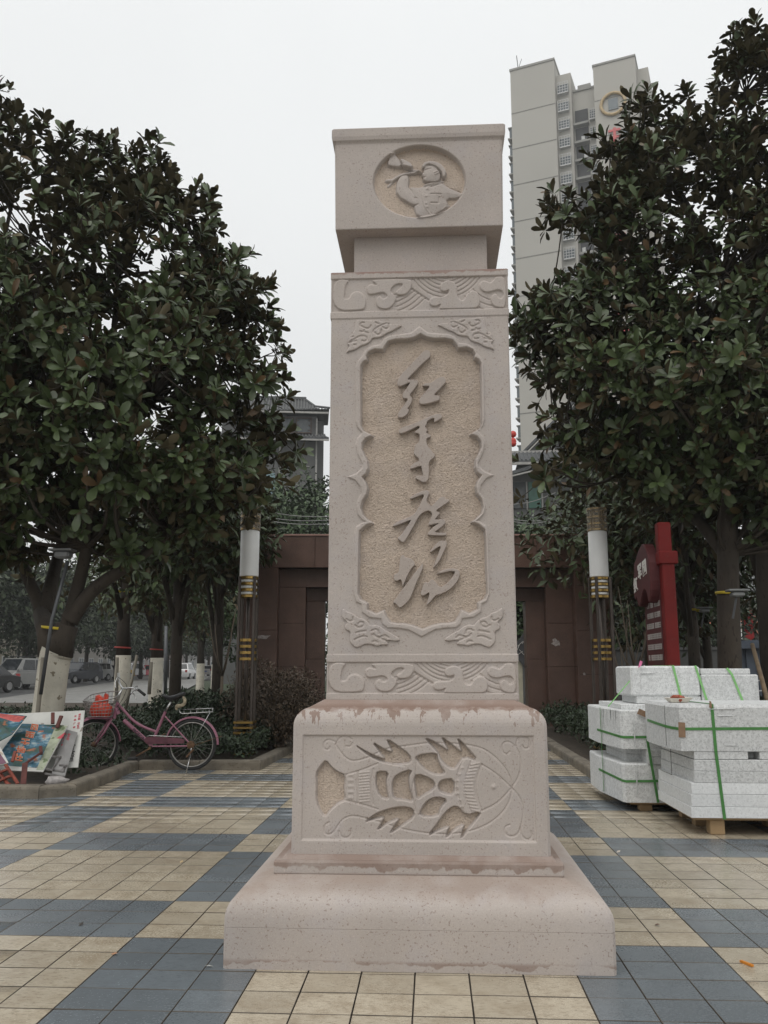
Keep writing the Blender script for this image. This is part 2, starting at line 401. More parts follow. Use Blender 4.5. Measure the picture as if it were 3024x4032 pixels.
# ---- shaft
xs, HWS = .030, .4125; YS = YC-HWS
sh = [(.416, .985), (.416, 1.0), (.416, 1.012), (.4145, 1.014), (.4145, 1.148), (.4165, 1.150), (.4165, 1.178), (.4145, 1.182), (HWS, 1.184), (HWS, 2.728), (.4165, 2.735), (.4165, 2.762), (.4145, 2.766), (.4145, 2.930), (.4165, 2.933), (.4165, 2.962), (.33, 2.963)]
shaft = sq_loft(MB(), sh, xs, YC, .006, True).build('shaft', M_shaft, mon, auto=25)
def z2(p): return zoom(1250, 1200, .51236, YS, p)
def z3(p): return zoom(1250, 1950, .51236, YS, p)
inner = np.vstack([z2([(800,228),(745,255),(690,268),(600,270),(545,285),(520,320),(505,350),(440,345),(395,365),(378,395),(385,425),(355,440),(335,470),(333,560),(335,800),(335,930),(350,965),(425,1005),(370,1030),(345,1065),(342,1110),(360,1150),(385,1200),(392,1260),(375,1300),(345,1325),(375,1370),(388,1410),(380,1460),(345,1510),(335,1560)]),
 z3([(335,100),(350,150),(390,190),(425,212),(370,235),(325,275),(320,330),(318,500),(313,760),(330,800),(385,830),(385,880),(450,912),(510,885),(530,930),(560,975),(610,985),(660,985),(730,1000),(800,1030)])])
outer = np.vstack([z2([(788,172),(720,222),(640,232),(560,240),(510,265),(485,310),(420,320),(370,350),(345,400),(315,430),(298,480),(296,600),(295,900),(310,945),(345,985),(310,1030),(295,1080),(310,1150),(350,1230),(345,1260),(300,1300),(235,1325),(290,1350),(330,1400),(340,1450),(310,1510),(300,1560)]),
 z3([(310,150),(345,190),(375,206),(350,212),(300,245),(285,300),(280,500),(280,760),(300,820),(340,840),(345,900),(400,940),(490,950),(500,990),(540,1020),(620,1022),(700,1035),(795,1088)])])
def mirror(p):
    xm = (p[0, 0]+p[-1, 0])/2; p = p.copy(); p[0, 0] = p[-1, 0] = xm
    q = p[1:-1][::-1].copy(); q[:, 0] = 2*xm-q[:, 0]; return np.vstack([p, q])
inner, outer = mirror(inner), mirror(outer)
X, Z = grid(xs-HWS+.006, xs+HWS-.006, 1.184, 2.728, .0026); H = np.zeros(X.shape)
plateau(H, X, Z, outer, .008, .006, 0)
rec = np.zeros(X.shape); plateau(rec, X, Z, inner, 1, .009, 0)
H = H*(1-rec)-.026*rec
def wob(X, Z, a): return a*(np.sin(X*31+Z*17)+np.sin(Z*43-X*23))*.5
H += wob(X, Z, .0006)
relief('shaft_face', X, Z, H, YS, M_cut, shaft, rec < .97, True)
relief('inscription_panel', X, Z, -.0255*np.ones(X.shape)+RNG.normal(0, .0013, X.shape)+wob(X, Z, .0015), YS, M_floor, shaft, rec > .93)
# corner ornaments
TL = [(160,470),(200,420),(200,370),(250,320),(290,270),(300,140),(350,110),(460,125),(590,130),(640,120),(700,150),(800,140),(820,150),(760,185),(940,180),(1000,205),(930,235),(850,285),(760,320),(710,360),(640,385),(550,390),(520,450),(440,490),(390,500),(300,560),(190,590),(165,615),(175,570),(220,500)]
TLg = [[(175,470),(280,410),(370,355),(450,360),(480,400),(450,440),(400,430)],[(815,145),(640,220),(570,270),(565,300)],[(690,265),(680,320),(630,345),(590,310)],[(700,225),(740,255),(790,245),(800,190)],[(530,205),(510,245),(460,250),(370,205)],[(430,165),(395,160),(370,185)],[(640,180),(600,160)],[(430,275),(410,300),(370,290)],[(490,315),(440,300)],[(270,370),(230,380),(250,330)],[(310,430),(230,450)],[(310,490),(280,490)]]
BL = [(105,140),(130,140),(180,185),(260,205),(340,270),(420,285),(490,340),(525,390),(610,380),(680,405),(740,460),(830,500),(980,600),(900,625),(820,610),(740,610),(790,655),(770,680),(690,675),(620,700),(560,670),(440,665),(400,690),(300,725),(220,640),(215,570),(230,480),(150,450),(140,390),(190,340),(110,290),(100,200)]
BLg = [[(540,470),(590,445),(640,460),(650,510)],[(570,520),(610,560),(680,560),(740,530),(790,570)],[(300,390),(350,425),(420,400),(430,350),(370,335),(340,370)],[(310,500),(350,485),(455,470)],[(290,600),(340,575),(420,545),(470,560)],[(560,630),(590,615),(630,640)],[(170,300),(220,330),(270,310),(265,270)],[(740,610),(650,570)]]
XM = (inner[0, 0]+outer[0, 0])/2
for (oy, out, gs) in ((1230, TL, TLg), (2360, BL, BLg)):
    for side in (1, -1):
        def mp(p):
            q = zoom(1320, oy, .26522, YS, p)
            if side < 0: q[:, 0] = 2*XM-q[:, 0]
            return q
        o = mp(out); X, Z = grid(o[:, 0].min()-.01, o[:, 0].max()+.01, o[:, 1].min()-.01, o[:, 1].max()+.01, .002); H = np.full(X.shape, -.002)
        plateau(H, X, Z, o, .011, .006, 1)
        for g in gs: groove(H, X, Z, mp(g), .0055, -.006)
        relief('corner_ornament', X, Z, H, YS, M_cut, shaft, H > -.0015)
# wave bands
CLOUDS = [[(22,64),(180,64),(140,110),(130,180),(125,245),(180,235),(190,200),(230,172),(280,180),(320,215),(335,260),(325,320),(300,345),(22,345)],
 [(345,130),(375,110),(410,120),(440,120),(380,75),(450,70),(740,70),(765,110),(750,165),(710,210),(665,215),(630,215),(605,190),(660,150),(680,115),(620,112),(570,150),(560,190),(600,215),(615,250),(590,300),(550,335),(500,340),(450,325),(425,290),(430,240),(460,215),(490,255),(540,225),(500,185),(440,195),(390,205),(350,200),(340,160)],
 [(1020,140),(1050,105),(1100,92),(1150,105),(1180,150),(1180,200),(1190,260),(1240,285),(1270,230),(1310,190),(1360,195),(1385,240),(1390,300),(1370,340),(1330,352),(1035,350),(1010,345),(1035,300),(990,325),(940,320),(920,295),(930,255),(970,240),(1060,240),(1100,215),(1110,175),(1070,195),(1030,185)],
 [(1390,140),(1410,105),(1450,105),(1490,130),(1530,95),(1540,70),(1632,70),(1632,350),(1560,350),(1510,330),(1490,280),(1500,240),(1540,220),(1560,260),(1590,275),(1615,230),(1590,190),(1540,190),(1480,210),(1430,205),(1395,175)]]
YB = YC-.4145
for za, zb in ((1.014, 1.148), (2.766, 2.930)):
    def mp(p):      # the crop's 20..1635 x 62..350 onto the band
        p = np.asarray(p, float); return np.stack([xs-.405+(p[:, 0]-22)/1612*.81, zb-.002-(p[:, 1]-62)/290*(zb-za-.004)], 1)
    X, Z = grid(xs-.4085, xs+.4085, za, zb, .0022); H = np.zeros(X.shape); up = np.zeros(X.shape)
    for q in CLOUDS: plateau(up, X, Z, mp(q), .009, .007, 2, 'max')
    def arc(cx, cy, r, a0, a1): return mp([(cx+r*math.cos(R(a)), cy+r*math.sin(R(a))) for a in np.linspace(a0, a1, 14)])
    G = np.zeros(X.shape)
    G2 = np.zeros(X.shape); line = mp([(765, 160), (915, 262)]); (ax, az), (bx, bz) = line
    low = (Z-az) < (X-ax)*(bz-az)/(bx-ax)
    for r in (190, 225, 260, 295, 330, 365): groove(G, X, Z, arc(1085, -125, r, 20, 150), .0045, -.005, 0)
    for r in (330, 365, 400, 440, 480, 520): groove(G2, X, Z, arc(500, -110, r, 20, 75), .0045, -.005, 0)
    for r in (150, 190, 230, 270): groove(G, X, Z, arc(110, -70, r, 5, 80), .0045, -.005, 0)
    for r in (300, 350, 400): groove(G, X, Z, arc(1560, -20, r, 95, 140), .0045, -.005, 0); groove(G, X, Z, arc(520, 0, r-20, 100, 140), .0045, -.005, 0)
    G = np.where(low, G2+G*(X > bx), G)
    groove(G, X, Z, mp([(765, 160), (830, 205), (915, 262)]), .007, -.007)
    H = up-.006+G*(up < .003)
    e = np.minimum(np.minimum(X-X.min(), X.max()-X), np.minimum(Z-Z.min(), Z.max()-Z)); H = np.where(e < .0021, 0, H)
    relief('wave_band', X, Z, H, YB, M_cut, shaft)
# flat strips that close the shaft's front between the carvings
for k in range(len(sh)-1):
    f = MB()
    (h0, z0), (h1, z1) = sh[k], sh[k+1]
    if abs(z0-1.184) < 1e-6 or abs(z0-1.014) < 1e-6 or abs(z0-2.766) < 1e-6: continue
    f.add([(xs-h0+.006, YC-h0, z0), (xs+h0-.006, YC-h0, z0), (xs+h1-.006, YC-h1, z1), (xs-h1+.006, YC-h1, z1)], [(0, 1, 2, 3)]); f.build('moulding', M_shaft, shaft, fix=False)
fp = MB()
for k in range(1, len(pp)-1):
    (h0, z0), (h1, z1) = pp[k], pp[k+1]
    fp.add([(xp-h0+.012, YC-h0, z0), (xp+h0-.012, YC-h0, z0), (xp+h1-.012, YC-h1, z1), (xp-h1+.012, YC-h1, z1)], [(0, 1, 2, 3)])
fp.build('shoulder', M_ped, ped, smooth=True, fix=False)
# inscription
cA = (1500, 1330, .27129); cB = (1480, 1900, .24406)
CHARS = [
 (cA, [[(650,178),(700,180),(718,205),(718,270),(690,300),(600,375),(520,460),(440,540),(385,598),(400,608),(510,603),(545,625),(530,680),(470,760),(410,835),(455,870),(450,920),(420,985),(378,1028),(412,1040),(400,1085),(360,1130),(310,1160),(250,1155),(240,1120),(270,1060),(330,985),(385,905),(382,880),(330,880),(310,850),(315,815),(350,765),(400,690),(425,648),(375,665),(300,698),(260,705),(238,675),(240,630),(262,575),(330,490),(430,390),(540,275),(610,200)],
  [(600,690),(640,655),(720,660),(790,605),(860,570),(910,560),(945,610),(940,650),(900,690),(830,765),(760,832),(845,838),(858,860),(850,905),(800,920),(700,950),(610,965),(560,955),(553,905),(580,860),(640,790),(705,715),(690,700),(650,700),(605,700)]]),
 (cA, [[(600,1192),(700,1140),(845,1092),(890,1130),(888,1165),(775,1228),(768,1205),(780,1170),(740,1165),(665,1215),(668,1250),(635,1290),(690,1345),(655,1355),(665,1392),(715,1405),(730,1440),(665,1455),(660,1500),(670,1560),(720,1620),(790,1700),(775,1735),(700,1790),(695,1850),(700,1950),(690,2050),(660,2095),(600,2095),(545,2060),(500,2040),(500,2010),(545,1995),(600,2005),(610,1980),(590,1900),(585,1850),(430,1910),(420,1880),(470,1820),(575,1775),(480,1690),(475,1660),(490,1590),(500,1545),(545,1525),(560,1470),(562,1390),(490,1380),(485,1370),(520,1340),(560,1310),(555,1275),(480,1310),(400,1350),(300,1390),(262,1380),(255,1345),(290,1310),(400,1270),(500,1235)]]),
 (cB, [[(780,125),(840,125),(865,155),(850,200),(815,290),(840,340),(880,365),(895,390),(990,290),(1040,230),(1110,230),(1120,260),(1190,275),(1190,300),(1080,375),(960,455),(1020,480),(1040,498),(985,550),(945,600),(1065,592),(1110,600),(1130,640),(1075,705),(1000,760),(940,808),(1120,810),(1140,830),(1130,858),(850,850),(830,825),(880,765),(960,690),(1030,655),(850,690),(850,660),(880,600),(910,510),(880,462),(830,452),(770,480),(720,515),(680,570),(620,680),(560,790),(490,910),(440,975),(385,930),(340,895),(400,855),(470,760),(540,650),(575,595),(420,660),(280,710),(268,690),(330,640),(450,590),(600,525),(640,480),(690,400),(740,290),(785,190),(690,215),(560,270),(545,245),(620,190),(710,150)]]),
 (cB, [[(395,1190),(440,1160),(475,1210),(530,1210),(600,1250),(640,1320),(580,1375),(530,1460),(470,1590),(430,1690),(420,1600),(395,1560),(340,1590),(290,1575),(290,1490),(320,1470),(370,1450),(375,1340)],
  [(760,1290),(765,1360),(730,1450),(660,1600),(600,1760),(550,1880),(470,1965),(385,2030),(345,1985),(310,1945),(265,1940),(330,1860),(420,1730),(530,1590),(640,1440),(720,1345)],
  [(1045,935),(1120,940),(1150,965),(1140,1020),(1090,1130),(1020,1280),(910,1400),(960,1270),(1010,1140),(1055,1020),(990,1050),(880,1130),(870,1110),(930,1040),(990,970)],
  [(985,1455),(1090,1405),(1210,1380),(1310,1395),(1355,1440),(1350,1520),(1300,1620),(1200,1720),(1080,1790),(970,1820),(920,1870),(880,1930),(820,1980),(815,1970),(845,1880),(870,1760),(800,1810),(750,1830),(715,1800),(750,1700),(780,1600),(850,1620),(890,1560),(950,1580),(1030,1700),(1130,1645),(1220,1550),(1290,1435),(1200,1430),(1090,1455),(995,1475)]])]
for (z, polys) in CHARS:
    mb = MB()
    for p in polys:
        q = smooth_line(zoom(*z, YS, p), 1, True)
        mb.prism(q, lambda a, b, d: (a, YS-d, b), -.027, .001, .0025)
    mb.build('carved_character', M_char, shaft)
# ---- neck and cap
xk = .036
sq_loft(MB(), [(.321, 2.961), (.321, 3.19)], xk, YC, .008).build('neck', M_st, mon)
xq = .031
capP = [(.36, 3.186), (.398, 3.1905), (.400, 3.194), (.4062, 3.634), (.409, 3.64), (.417, 3.65), (.4205, 3.668), (.4205, 3.708), (.418, 3.711)]
cap = sq_loft(MB(), capP, xq, YC, .008, True).build('cap_block', M_st, mon, auto=25)
for k in range(len(capP)-1):
    f = MB()
    (h0, z0), (h1, z1) = capP[k], capP[k+1]
    if k == 2: continue
    f.add([(xq-h0+.008, YC-h0, z0), (xq+h0-.008, YC-h0, z0), (xq+h1-.008, YC-h1, z1), (xq-h1+.008, YC-h1, z1)], [(0, 1, 2, 3)]); f.build('rim_moulding', M_st, cap, fix=False)
YM = YC-.403
def zm(p): return zoom(1420, 520, .26522, YM, p)
X, Z = grid(xq-.394, xq+.394, 3.194, 3.634, .0024)
X = xq+(X-xq)*(.392+.006*(Z-3.194)/.44)/.394
lean = (Z-3.194)/.44*.006-.003
H = lean.copy()
ctr = zm([(870, 715)])[0]; e1 = zm([(1575, 715)])[0]; e2 = zm([(870, 95)])[0]; e3 = zm([(870, 1345)])[0]
rx = e1[0]-ctr[0]; czm = (e2[1]+e3[1])/2-.004; rz = min((e2[1]-e3[1])/2, 3.624-czm)
q = np.sqrt(((X-ctr[0])/rx)**2+((Z-czm)/rz)**2)
t = np.clip((1-q)/.07, 0, 1); t = t*t*(3-2*t)
bowl = -(.030-.012*np.clip((czm-Z)/rz, -1, 1)-.004)*t
fig = np.zeros(X.shape)
B = lambda p, h, bev=.008, dome=.006, sm=1: plateau(fig, X, Z, zm(p), h, bev, sm, 'max', dome)
B([(475,265),(580,380),(620,500),(500,490),(375,460)], .017)
B([(700,790),(920,800),(960,740),(1210,720),(1280,790),(1400,840),(1530,900),(1440,970),(1270,970),(1300,1080),(1210,1150),(1050,1240),(840,1250),(790,1100),(760,860)], .010, dome=.010)
B([(530,740),(580,640),(700,610),(720,680),(700,800),(760,860),(850,1060),(790,1085),(530,930)], .015, dome=.009)
B([(935,480),(1050,460),(1130,500),(1190,600),(1180,700),(1080,730),(960,720),(920,690),(935,650),(905,610),(940,570)], .017, dome=.012)
B([(905,500),(935,430),(1050,405),(1180,440),(1260,530),(1275,600),(1230,690),(1190,560),(1080,480),(990,465),(930,530)], .026, dome=.004)
B([(570,360),(680,400),(780,470),(740,530),(640,500)], .024, .006, .004)
B([(1280,960),(1440,985),(1420,1080),(1300,1050)], -.004)
def ridge(p, w, h): groove(fig, X, Z, zm(p), w, h)
ridge([(600,470),(740,520),(900,570)], .007, .014); ridge([(390,690),(470,690),(560,620),(680,580),(870,560)], .011, .012)
ridge([(410,770),(520,660),(640,600),(860,570)], .007, .006); ridge([(950,770),(1080,740),(1210,700)], .008, .007); ridge([(860,1270),(1060,1245),(1290,1190)], .009, .008)
ridge([(1100,590),(1140,560),(1160,590),(1110,620)], .005, .006); ridge([(915,915),(935,1090),(1050,1230)], .004, .004); ridge([(1210,1150),(1310,1070)], .006, .005)
for p in ([(1040,910),(1190,910)], [(1165,960),(1160,1045),(1040,1045)], [(1040,800),(1200,740)], [(960,545),(1040,530)], [(920,650),(960,655)], [(800,960),(830,970)], [(790,1085),(855,1060)], [(1480,860),(1330,800)]): groove(fig, X, Z, zm(p), .005, -.005, 0)
for p in ((990,830),(970,945),(970,1055),(985,1110)):
    c = zm([p])[0]; fig += .005*np.exp(-((X-c[0])**2+(Z-c[1])**2)/.006**2)
H += bowl+fig*(t > .02)
inn = t > .6
relief('cap_face', X, Z, H, YM, M_cut, cap, ~(inn & (fig < .001) & (t > .75)), True)
relief('bugler_medallion', X, Z, H+.0004+RNG.normal(0, .0008, X.shape), YM, M_floor, cap, (t > .6) & (fig < .0025))
# ------------------------------------------------------------------ plaza
def tile_mat(name, col, blot, bcol):
    m, n, l, b = nodes(name); co = coord(n, l, True)
    rnd = mathn(n, l, 'FRACT', mathn(n, l, 'ADD', n.new('ShaderNodeObjectInfo').outputs['Random'], n.new('ShaderNodeNewGeometry').outputs['Random Per Island']))
    k = rng(n, l, rnd, 0, 1, .8, 1.1)
    c0 = n.new('ShaderNodeVectorMath'); c0.operation = 'SCALE'; c0.inputs[0].default_value = col; l.new(k, c0.inputs['Scale'])
    c = mixc(n, l, rng(n, l, noise(n, l, co, 9, 6, .72), .44, .64, 0, blot), c0.outputs[0], bcol)
    c = mixc(n, l, rng(n, l, noise(n, l, coord(n, l, True, (.55, 1.3, 1)), 60, 4, .65), .52, .66, 0, blot*1.1), c, [v*.72 for v in bcol])
    c = mixc(n, l, rng(n, l, noise(n, l, co, 240, 2), .35, .65, 0, .35), c, [v*.75 for v in col])
    c = mixc(n, l, rng(n, l, noise(n, l, co, 1.3, 4, .6), .46, .68, 0, .5), c, [v*.72 for v in col])
    l.new(c, b.inputs['Base Color'])
    wet = rng(n, l, noise(n, l, co, .9, 4, .6), .36, .64, .07, .36)
    r2 = mathn(n, l, 'ADD', wet, rng(n, l, noise(n, l, co, 90, 3), .3, .7, -.06, .1))
    l.new(r2, b.inputs['Roughness']); b.inputs['Specular IOR Level'].default_value = .5
    bumpn(n, l, b, noise(n, l, co, 130, 4, .65), .16, .006)
    return m
M_tb = tile_mat('beige_tile', (.49, .43, .33), .65, (.26, .2, .13)); M_tg = tile_mat('grey_blue_tile', (.165, .188, .206), .45, (.115, .128, .136))
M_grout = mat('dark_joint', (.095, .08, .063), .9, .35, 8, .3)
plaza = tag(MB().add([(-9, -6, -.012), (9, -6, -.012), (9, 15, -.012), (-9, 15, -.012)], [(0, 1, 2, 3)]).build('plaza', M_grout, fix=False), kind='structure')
BEDL = [(-30, 4.0), (-3.42, 4.0), (-3.16, 4.2), (-3.3, 6.33), (-1.9, 6.36), (-1.87, 26), (-30, 26)]
BEDR = [(30, 5.38), (1.72, 5.4), (1.75, 26), (30, 26)]
def tile_mesh(name, m):
    b = .0016; gx, gy = .0983, .0974
    V = []
    for (ax, ay, z) in ((gx, gy, -.02), (gx, gy, -b), (gx-b, gy-b, 0)): V += [(-ax, -ay, z), (ax, -ay, z), (ax, ay, z), (-ax, ay, z)]
    F = [(8, 9, 10, 11)]+[(4*k+j, 4*k+(j+1) % 4, 4*k+4+(j+1) % 4, 4*k+4+j) for k in (0, 1) for j in range(4)]
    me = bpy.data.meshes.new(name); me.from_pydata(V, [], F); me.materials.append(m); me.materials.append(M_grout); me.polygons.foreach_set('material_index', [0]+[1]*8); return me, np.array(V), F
me_b, TV, TF = tile_mesh('tile_beige', M_tb); me_g, _, _ = tile_mesh('tile_blue', M_tg)
cells = []
bl, br = np.array(BEDL), np.array(BEDR)
for i in range(-38, 44):
    for j in range(-25, 68):
        x, y = (i-3)*.2+.1, j*.2+.1
        if inside(np.array([x+.05]), np.array([y-.05]), bl)[0] and inside(np.array([x-.1]), np.array([y+.1]), bl)[0]: continue
        if inside(np.array([x-.05]), np.array([y-.05]), br)[0] and inside(np.array([x+.1]), np.array([y+.1]), br)[0]: continue
        if abs(x-xb) < .62 and abs(y-YC) < .62: continue
        blue = ((i % 9) >= 6) != ((j % 9) < 3)
        px, py = pix((x, y, 0)); vis = y > -2.6 and -30 < px < 1689 and py < 2240
        cells.append((0 if vis else 1, math.hypot(x-CAM[0], y-CAM[1])+(50 if abs(x-xb) < .8 and y > YC else 0), x, y, blue))
cells.sort(); rest = {True: [], False: []}
for k, (h, d, x, y, blue) in enumerate(cells):
    z = random.uniform(-.0012, .0004); tx, ty = random.gauss(0, .0022), random.gauss(0, .0022)
    if h == 0 and k < 300:
        o = bpy.data.objects.new('tile', me_g if blue else me_b); COL.objects.link(o); o.parent = plaza
        o.location = (x, y, z); o.rotation_euler = (tx, ty, random.gauss(0, .003))
    else: rest[blue].append((x, y, z, tx, ty))
V = []; F = []; mi = []
for blue, rows in rest.items():
    for (x, y, z, tx, ty) in rows:
        P = TV.copy(); P[:, :2] *= 1+.016*min(1, max(0, (y-2.5)/2.5)); P[:, 2] += z+P[:, 0]*ty+P[:, 1]*tx; P[:, 0] += x; P[:, 1] += y
        n0 = len(V)*12; V.append(P); F += [tuple(a+n0 for a in q) for q in TF]; mi += [1 if blue else 0]+[2]*(len(TF)-1)
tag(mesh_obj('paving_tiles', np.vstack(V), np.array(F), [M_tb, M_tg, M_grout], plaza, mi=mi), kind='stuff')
# ------------------------------------------------------------------ kerbs, soil and roads
M_kerb = mat('worn_kerb_stone', (.17, .148, .115), .8, .3, 6, .4, 60, speck=[(50, .62, (.1, .085, .06))], rvar=.12)
M_soil = mat('dark_soil', (.045, .034, .024), .95, .4, 9, .8, 30, speck=[(40, .6, (.09, .07, .04))])
M_asph = mat('wet_asphalt', (.05, .05, .05), .42, .25, .6, .3, 90, rvar=.1)
M_walk = mat('pale_pavement', (.19, .185, .172), .45, .2, 1, .2, 50, rvar=.12)
M_earth = mat('bare_ground', (.07, .062, .05), .9, .3, .4, .3, 5)
tag(MB().add([(-700, -60, -.3), (700, -60, -.3), (700, 900, -.3), (-700, 900, -.3)], [(0, 1, 2, 3)]).build('ground', M_earth, fix=False), kind='structure')
def slab(name, pts, z, m, kind='structure', base=-.28):
    mb = MB(); mb.prism(pts, lambda a, b, d: (a, b, d), base, z); return tag(mb.build(name, m), kind=kind)
sl = tag(thing('planting_bed', None, None, (-2.6, 6.5, 0)), kind='structure')
MB().prism([(-60, 4.14), (-3.45, 4.14), (-3.3, 4.28), (-3.44, 6.45), (-2.04, 6.5), (-2.0, 26), (-60, 26)], lambda a, b, d: (a, b, d), -.25, .06).build('soil', M_soil, sl)
sr = tag(thing('planting_bed', None, None, (2.6, 6.5, 0)), kind='structure')
MB().prism([(60, 5.5), (1.86, 5.52), (1.88, 26), (60, 26)], lambda a, b, d: (a, b, d), -.25, .06).build('soil', M_soil, sr)
def kerb_run(parent, pts, w=.12, h=.105, piece=.5, side=1):
    """a row of separate kerb stones along pts; w lies to the left of the run when side = 1"""
    for (a, b) in zip(pts[:-1], pts[1:]):
        a, b = Vector((*a, 0)), Vector((*b, 0)); d = b-a; L = d.length; d.normalize(); nrm = Vector((-d.y, d.x, 0))*side
        k = max(1, round(L/piece))
        for i in range(k):
            p, q = a+d*(L*i/k+.003), a+d*(L*(i+1)/k-.003)
            z = h+random.uniform(-.004, .003)
            prof = [(0, -.2), (0, z-.03), (.006, z-.012), (.02, z-.002), (.05, z), (w, z), (w, -.2)]
            V = [(e+nrm*u+Vector((0, 0, v))) for e in (p, q) for u, v in prof]; n = len(prof)
            F = [(j, (j+1) % n, n+(j+1) % n, n+j) for j in range(n)]+[tuple(range(n-1, -1, -1)), tuple(range(n, 2*n))]
            MB().add(V, F).build('kerb_stone', M_kerb, parent)
kerb_run(sl, [(-9, 4.0), (-3.42, 4.0), (-3.16, 4.2), (-3.3, 6.33), (-1.9, 6.36), (-1.87, 13.4)], piece=.8)
kerb_run(sr, [(7, 5.36), (1.72, 5.4), (1.75, 13.4)], piece=.8, side=-1)
# the street beyond the planting on the left, rising slightly as it runs away
a0, a1 = dist(-40, 1522, 26)[:2], dist(330, 1469, 78)[:2]; e = (a1-a0)/np.linalg.norm(a1-a0); nn = np.array([-e[1], e[0]])
def sz(p):
    s = (np.asarray(p)[:2]-a0)@e; return -.12+max(0, s-10)*.0068
def strip(name, u0, u1, m, dz=0, s0=-30, s1=260):
    V = []; F = []
    for k, s in enumerate((s0, 10, s1)):
        for u in (u0, u1): p = a0+e*s+nn*u; V.append((p[0], p[1], sz(p)+dz))
        if k: F.append((2*k-2, 2*k, 2*k+1, 2*k-1))
    return tag(MB().add(V, F).build(name, m, fix=False), kind='structure')
strip('sidewalk', -4, 3.0, M_walk, .1); strip('road', 3.0, 36, M_asph); strip('far_pavement', 36, 70, M_walk, .1)
strip('lawn', -40, -4, mat('rough_grass', (.03, .045, .018), .9, .4, 1, .5, 20), .02, -8, 60)
# ------------------------------------------------------------------ foliage
LT = np.array([(0,0,0),(.35,-.31,.05),(.38,0,0),(.35,.31,.05),(.70,-.46,.03),(.72,0,-.03),(.70,.46,.03),(.93,-.26,-.06),(.93,.26,-.06),(1,0,-.1)])
LF = np.array([(0,1,2),(0,2,3),(1,4,5),(1,5,2),(2,5,6),(2,6,3),(4,7,5),(5,7,9),(5,9,8),(5,8,6)])
QT = np.array([(0,0,0),(.5,-.5,.06),(1,0,-.08),(.5,.5,.06)]); QF = np.array([(0,1,2),(0,2,3)])
def unit(v): return v/(np.linalg.norm(v, axis=-1, keepdims=True)+1e-9)
def leaves(P, Dr, Nr, L, wid, T=LT, TF=LF):
    """P base points, Dr direction, Nr rough normal (n,3), L lengths (n,)"""
    Dr = unit(Dr); Wd = unit(np.cross(Nr, Dr)); Nn = np.cross(Dr, Wd); L = L[:, None, None]
    V = P[:, None]+L*(T[None, :, :1]*Dr[:, None]+T[None, :, 1:2]*wid*Wd[:, None]+T[None, :, 2:]*Nn[:, None])
    F = TF[None]+(np.arange(len(P))*len(T))[:, None, None]
    return V.reshape(-1, 3), F.reshape(-1, 3), (Dr, Wd, Nn)
def rosettes(C, A, n=10, L=.15, seed=1, spread=(35, 100)):
    r = np.random.default_rng(seed); m = len(C); A = unit(A)
    ref = np.where(np.abs(A[:, 2:]) > .9, np.array([[1., 0, 0]]), np.array([[0, 0, 1.]])); U = unit(np.cross(A, ref)); Vv = np.cross(A, U)
    k = np.arange(n)[None]; ph = k*2.4+r.uniform(0, 6.28, (m, 1)); th = np.radians(spread[0]+(spread[1]-spread[0])*(k/n)+r.normal(0, 11, (m, n)))
    d = np.cos(th)[..., None]*A[:, None]+np.sin(th)[..., None]*(np.cos(ph)[..., None]*U[:, None]+np.sin(ph)[..., None]*Vv[:, None])
    Nr = A[:, None]+r.normal(0, .25, d.shape)-d*.2
    P = C[:, None]-A[:, None]*(k/n*.05)[..., None]
    Ls = L*r.uniform(.6, 1.2, (m, n))*r.uniform(.72, 1.18, (m, 1)); d[..., 2] -= .25*r.random((m, n))**2
    keep = (k < r.integers(5, n+1, (m, 1))).ravel()
    return P.reshape(-1, 3)[keep], d.reshape(-1, 3)[keep], np.broadcast_to(Nr, d.shape).reshape(-1, 3)[keep], Ls.ravel()[keep]
def leaf_mat(name, top, under, rough=.38, young=None, spec=.5):
    m, n, l, b = nodes(name); g = n.new('ShaderNodeNewGeometry')
    rnd = mathn(n, l, 'FRACT', mathn(n, l, 'ADD', n.new('ShaderNodeObjectInfo').outputs['Random'], g.outputs['Random Per Island']))
    t = mixc(n, l, rnd, [v*.65 for v in top], [v*1.35 for v in top])
    if young: t = mixc(n, l, rng(n, l, rnd, .94, .96), t, young)
    r2 = mathn(n, l, 'FRACT', mathn(n, l, 'MULTIPLY', rnd, 7.3)); u = mixc(n, l, r2, [v*.6 for v in under], [v*1.25 for v in under])
    l.new(mixc(n, l, g.outputs['Backfacing'], t, u), b.inputs['Base Color'])
    l.new(rng(n, l, g.outputs['Backfacing'], 0, 1, rough, .75), b.inputs['Roughness']); b.inputs['Specular IOR Level'].default_value = spec
    return m
M_mag = leaf_mat('magnolia_leaf', (.056, .080, .030), (.080, .066, .032), .38, (.10, .06, .026), .38)
M_camph = leaf_mat('street_tree_leaf', (.034, .05, .02), (.04, .055, .028), .5)
M_hill = leaf_mat('hillside_leaf', (.040, .072, .022), (.04, .06, .025), .55)
M_hedge = leaf_mat('hedge_leaf', (.024, .042, .016), (.03, .045, .02), .5)
M_brown = leaf_mat('bronze_shrub_leaf', (.075, .05, .028), (.07, .05, .03), .6)
M_bark = mat('dark_bark', (.05, .04, .03), .9, .35, 5, .9, 22, speck=[(25, .62, (.03, .022, .016))], stretch=(1, 1, .35))
M_lime = mat('limewash', (.52, .49, .41), .85, .14, 5, .5, 30, speck=[(14, .66, (.2, .17, .12)), (45, .68, (.3, .27, .2))])
M_twig = mat('bare_twig', (.12, .095, .07), .9, .2, 6)
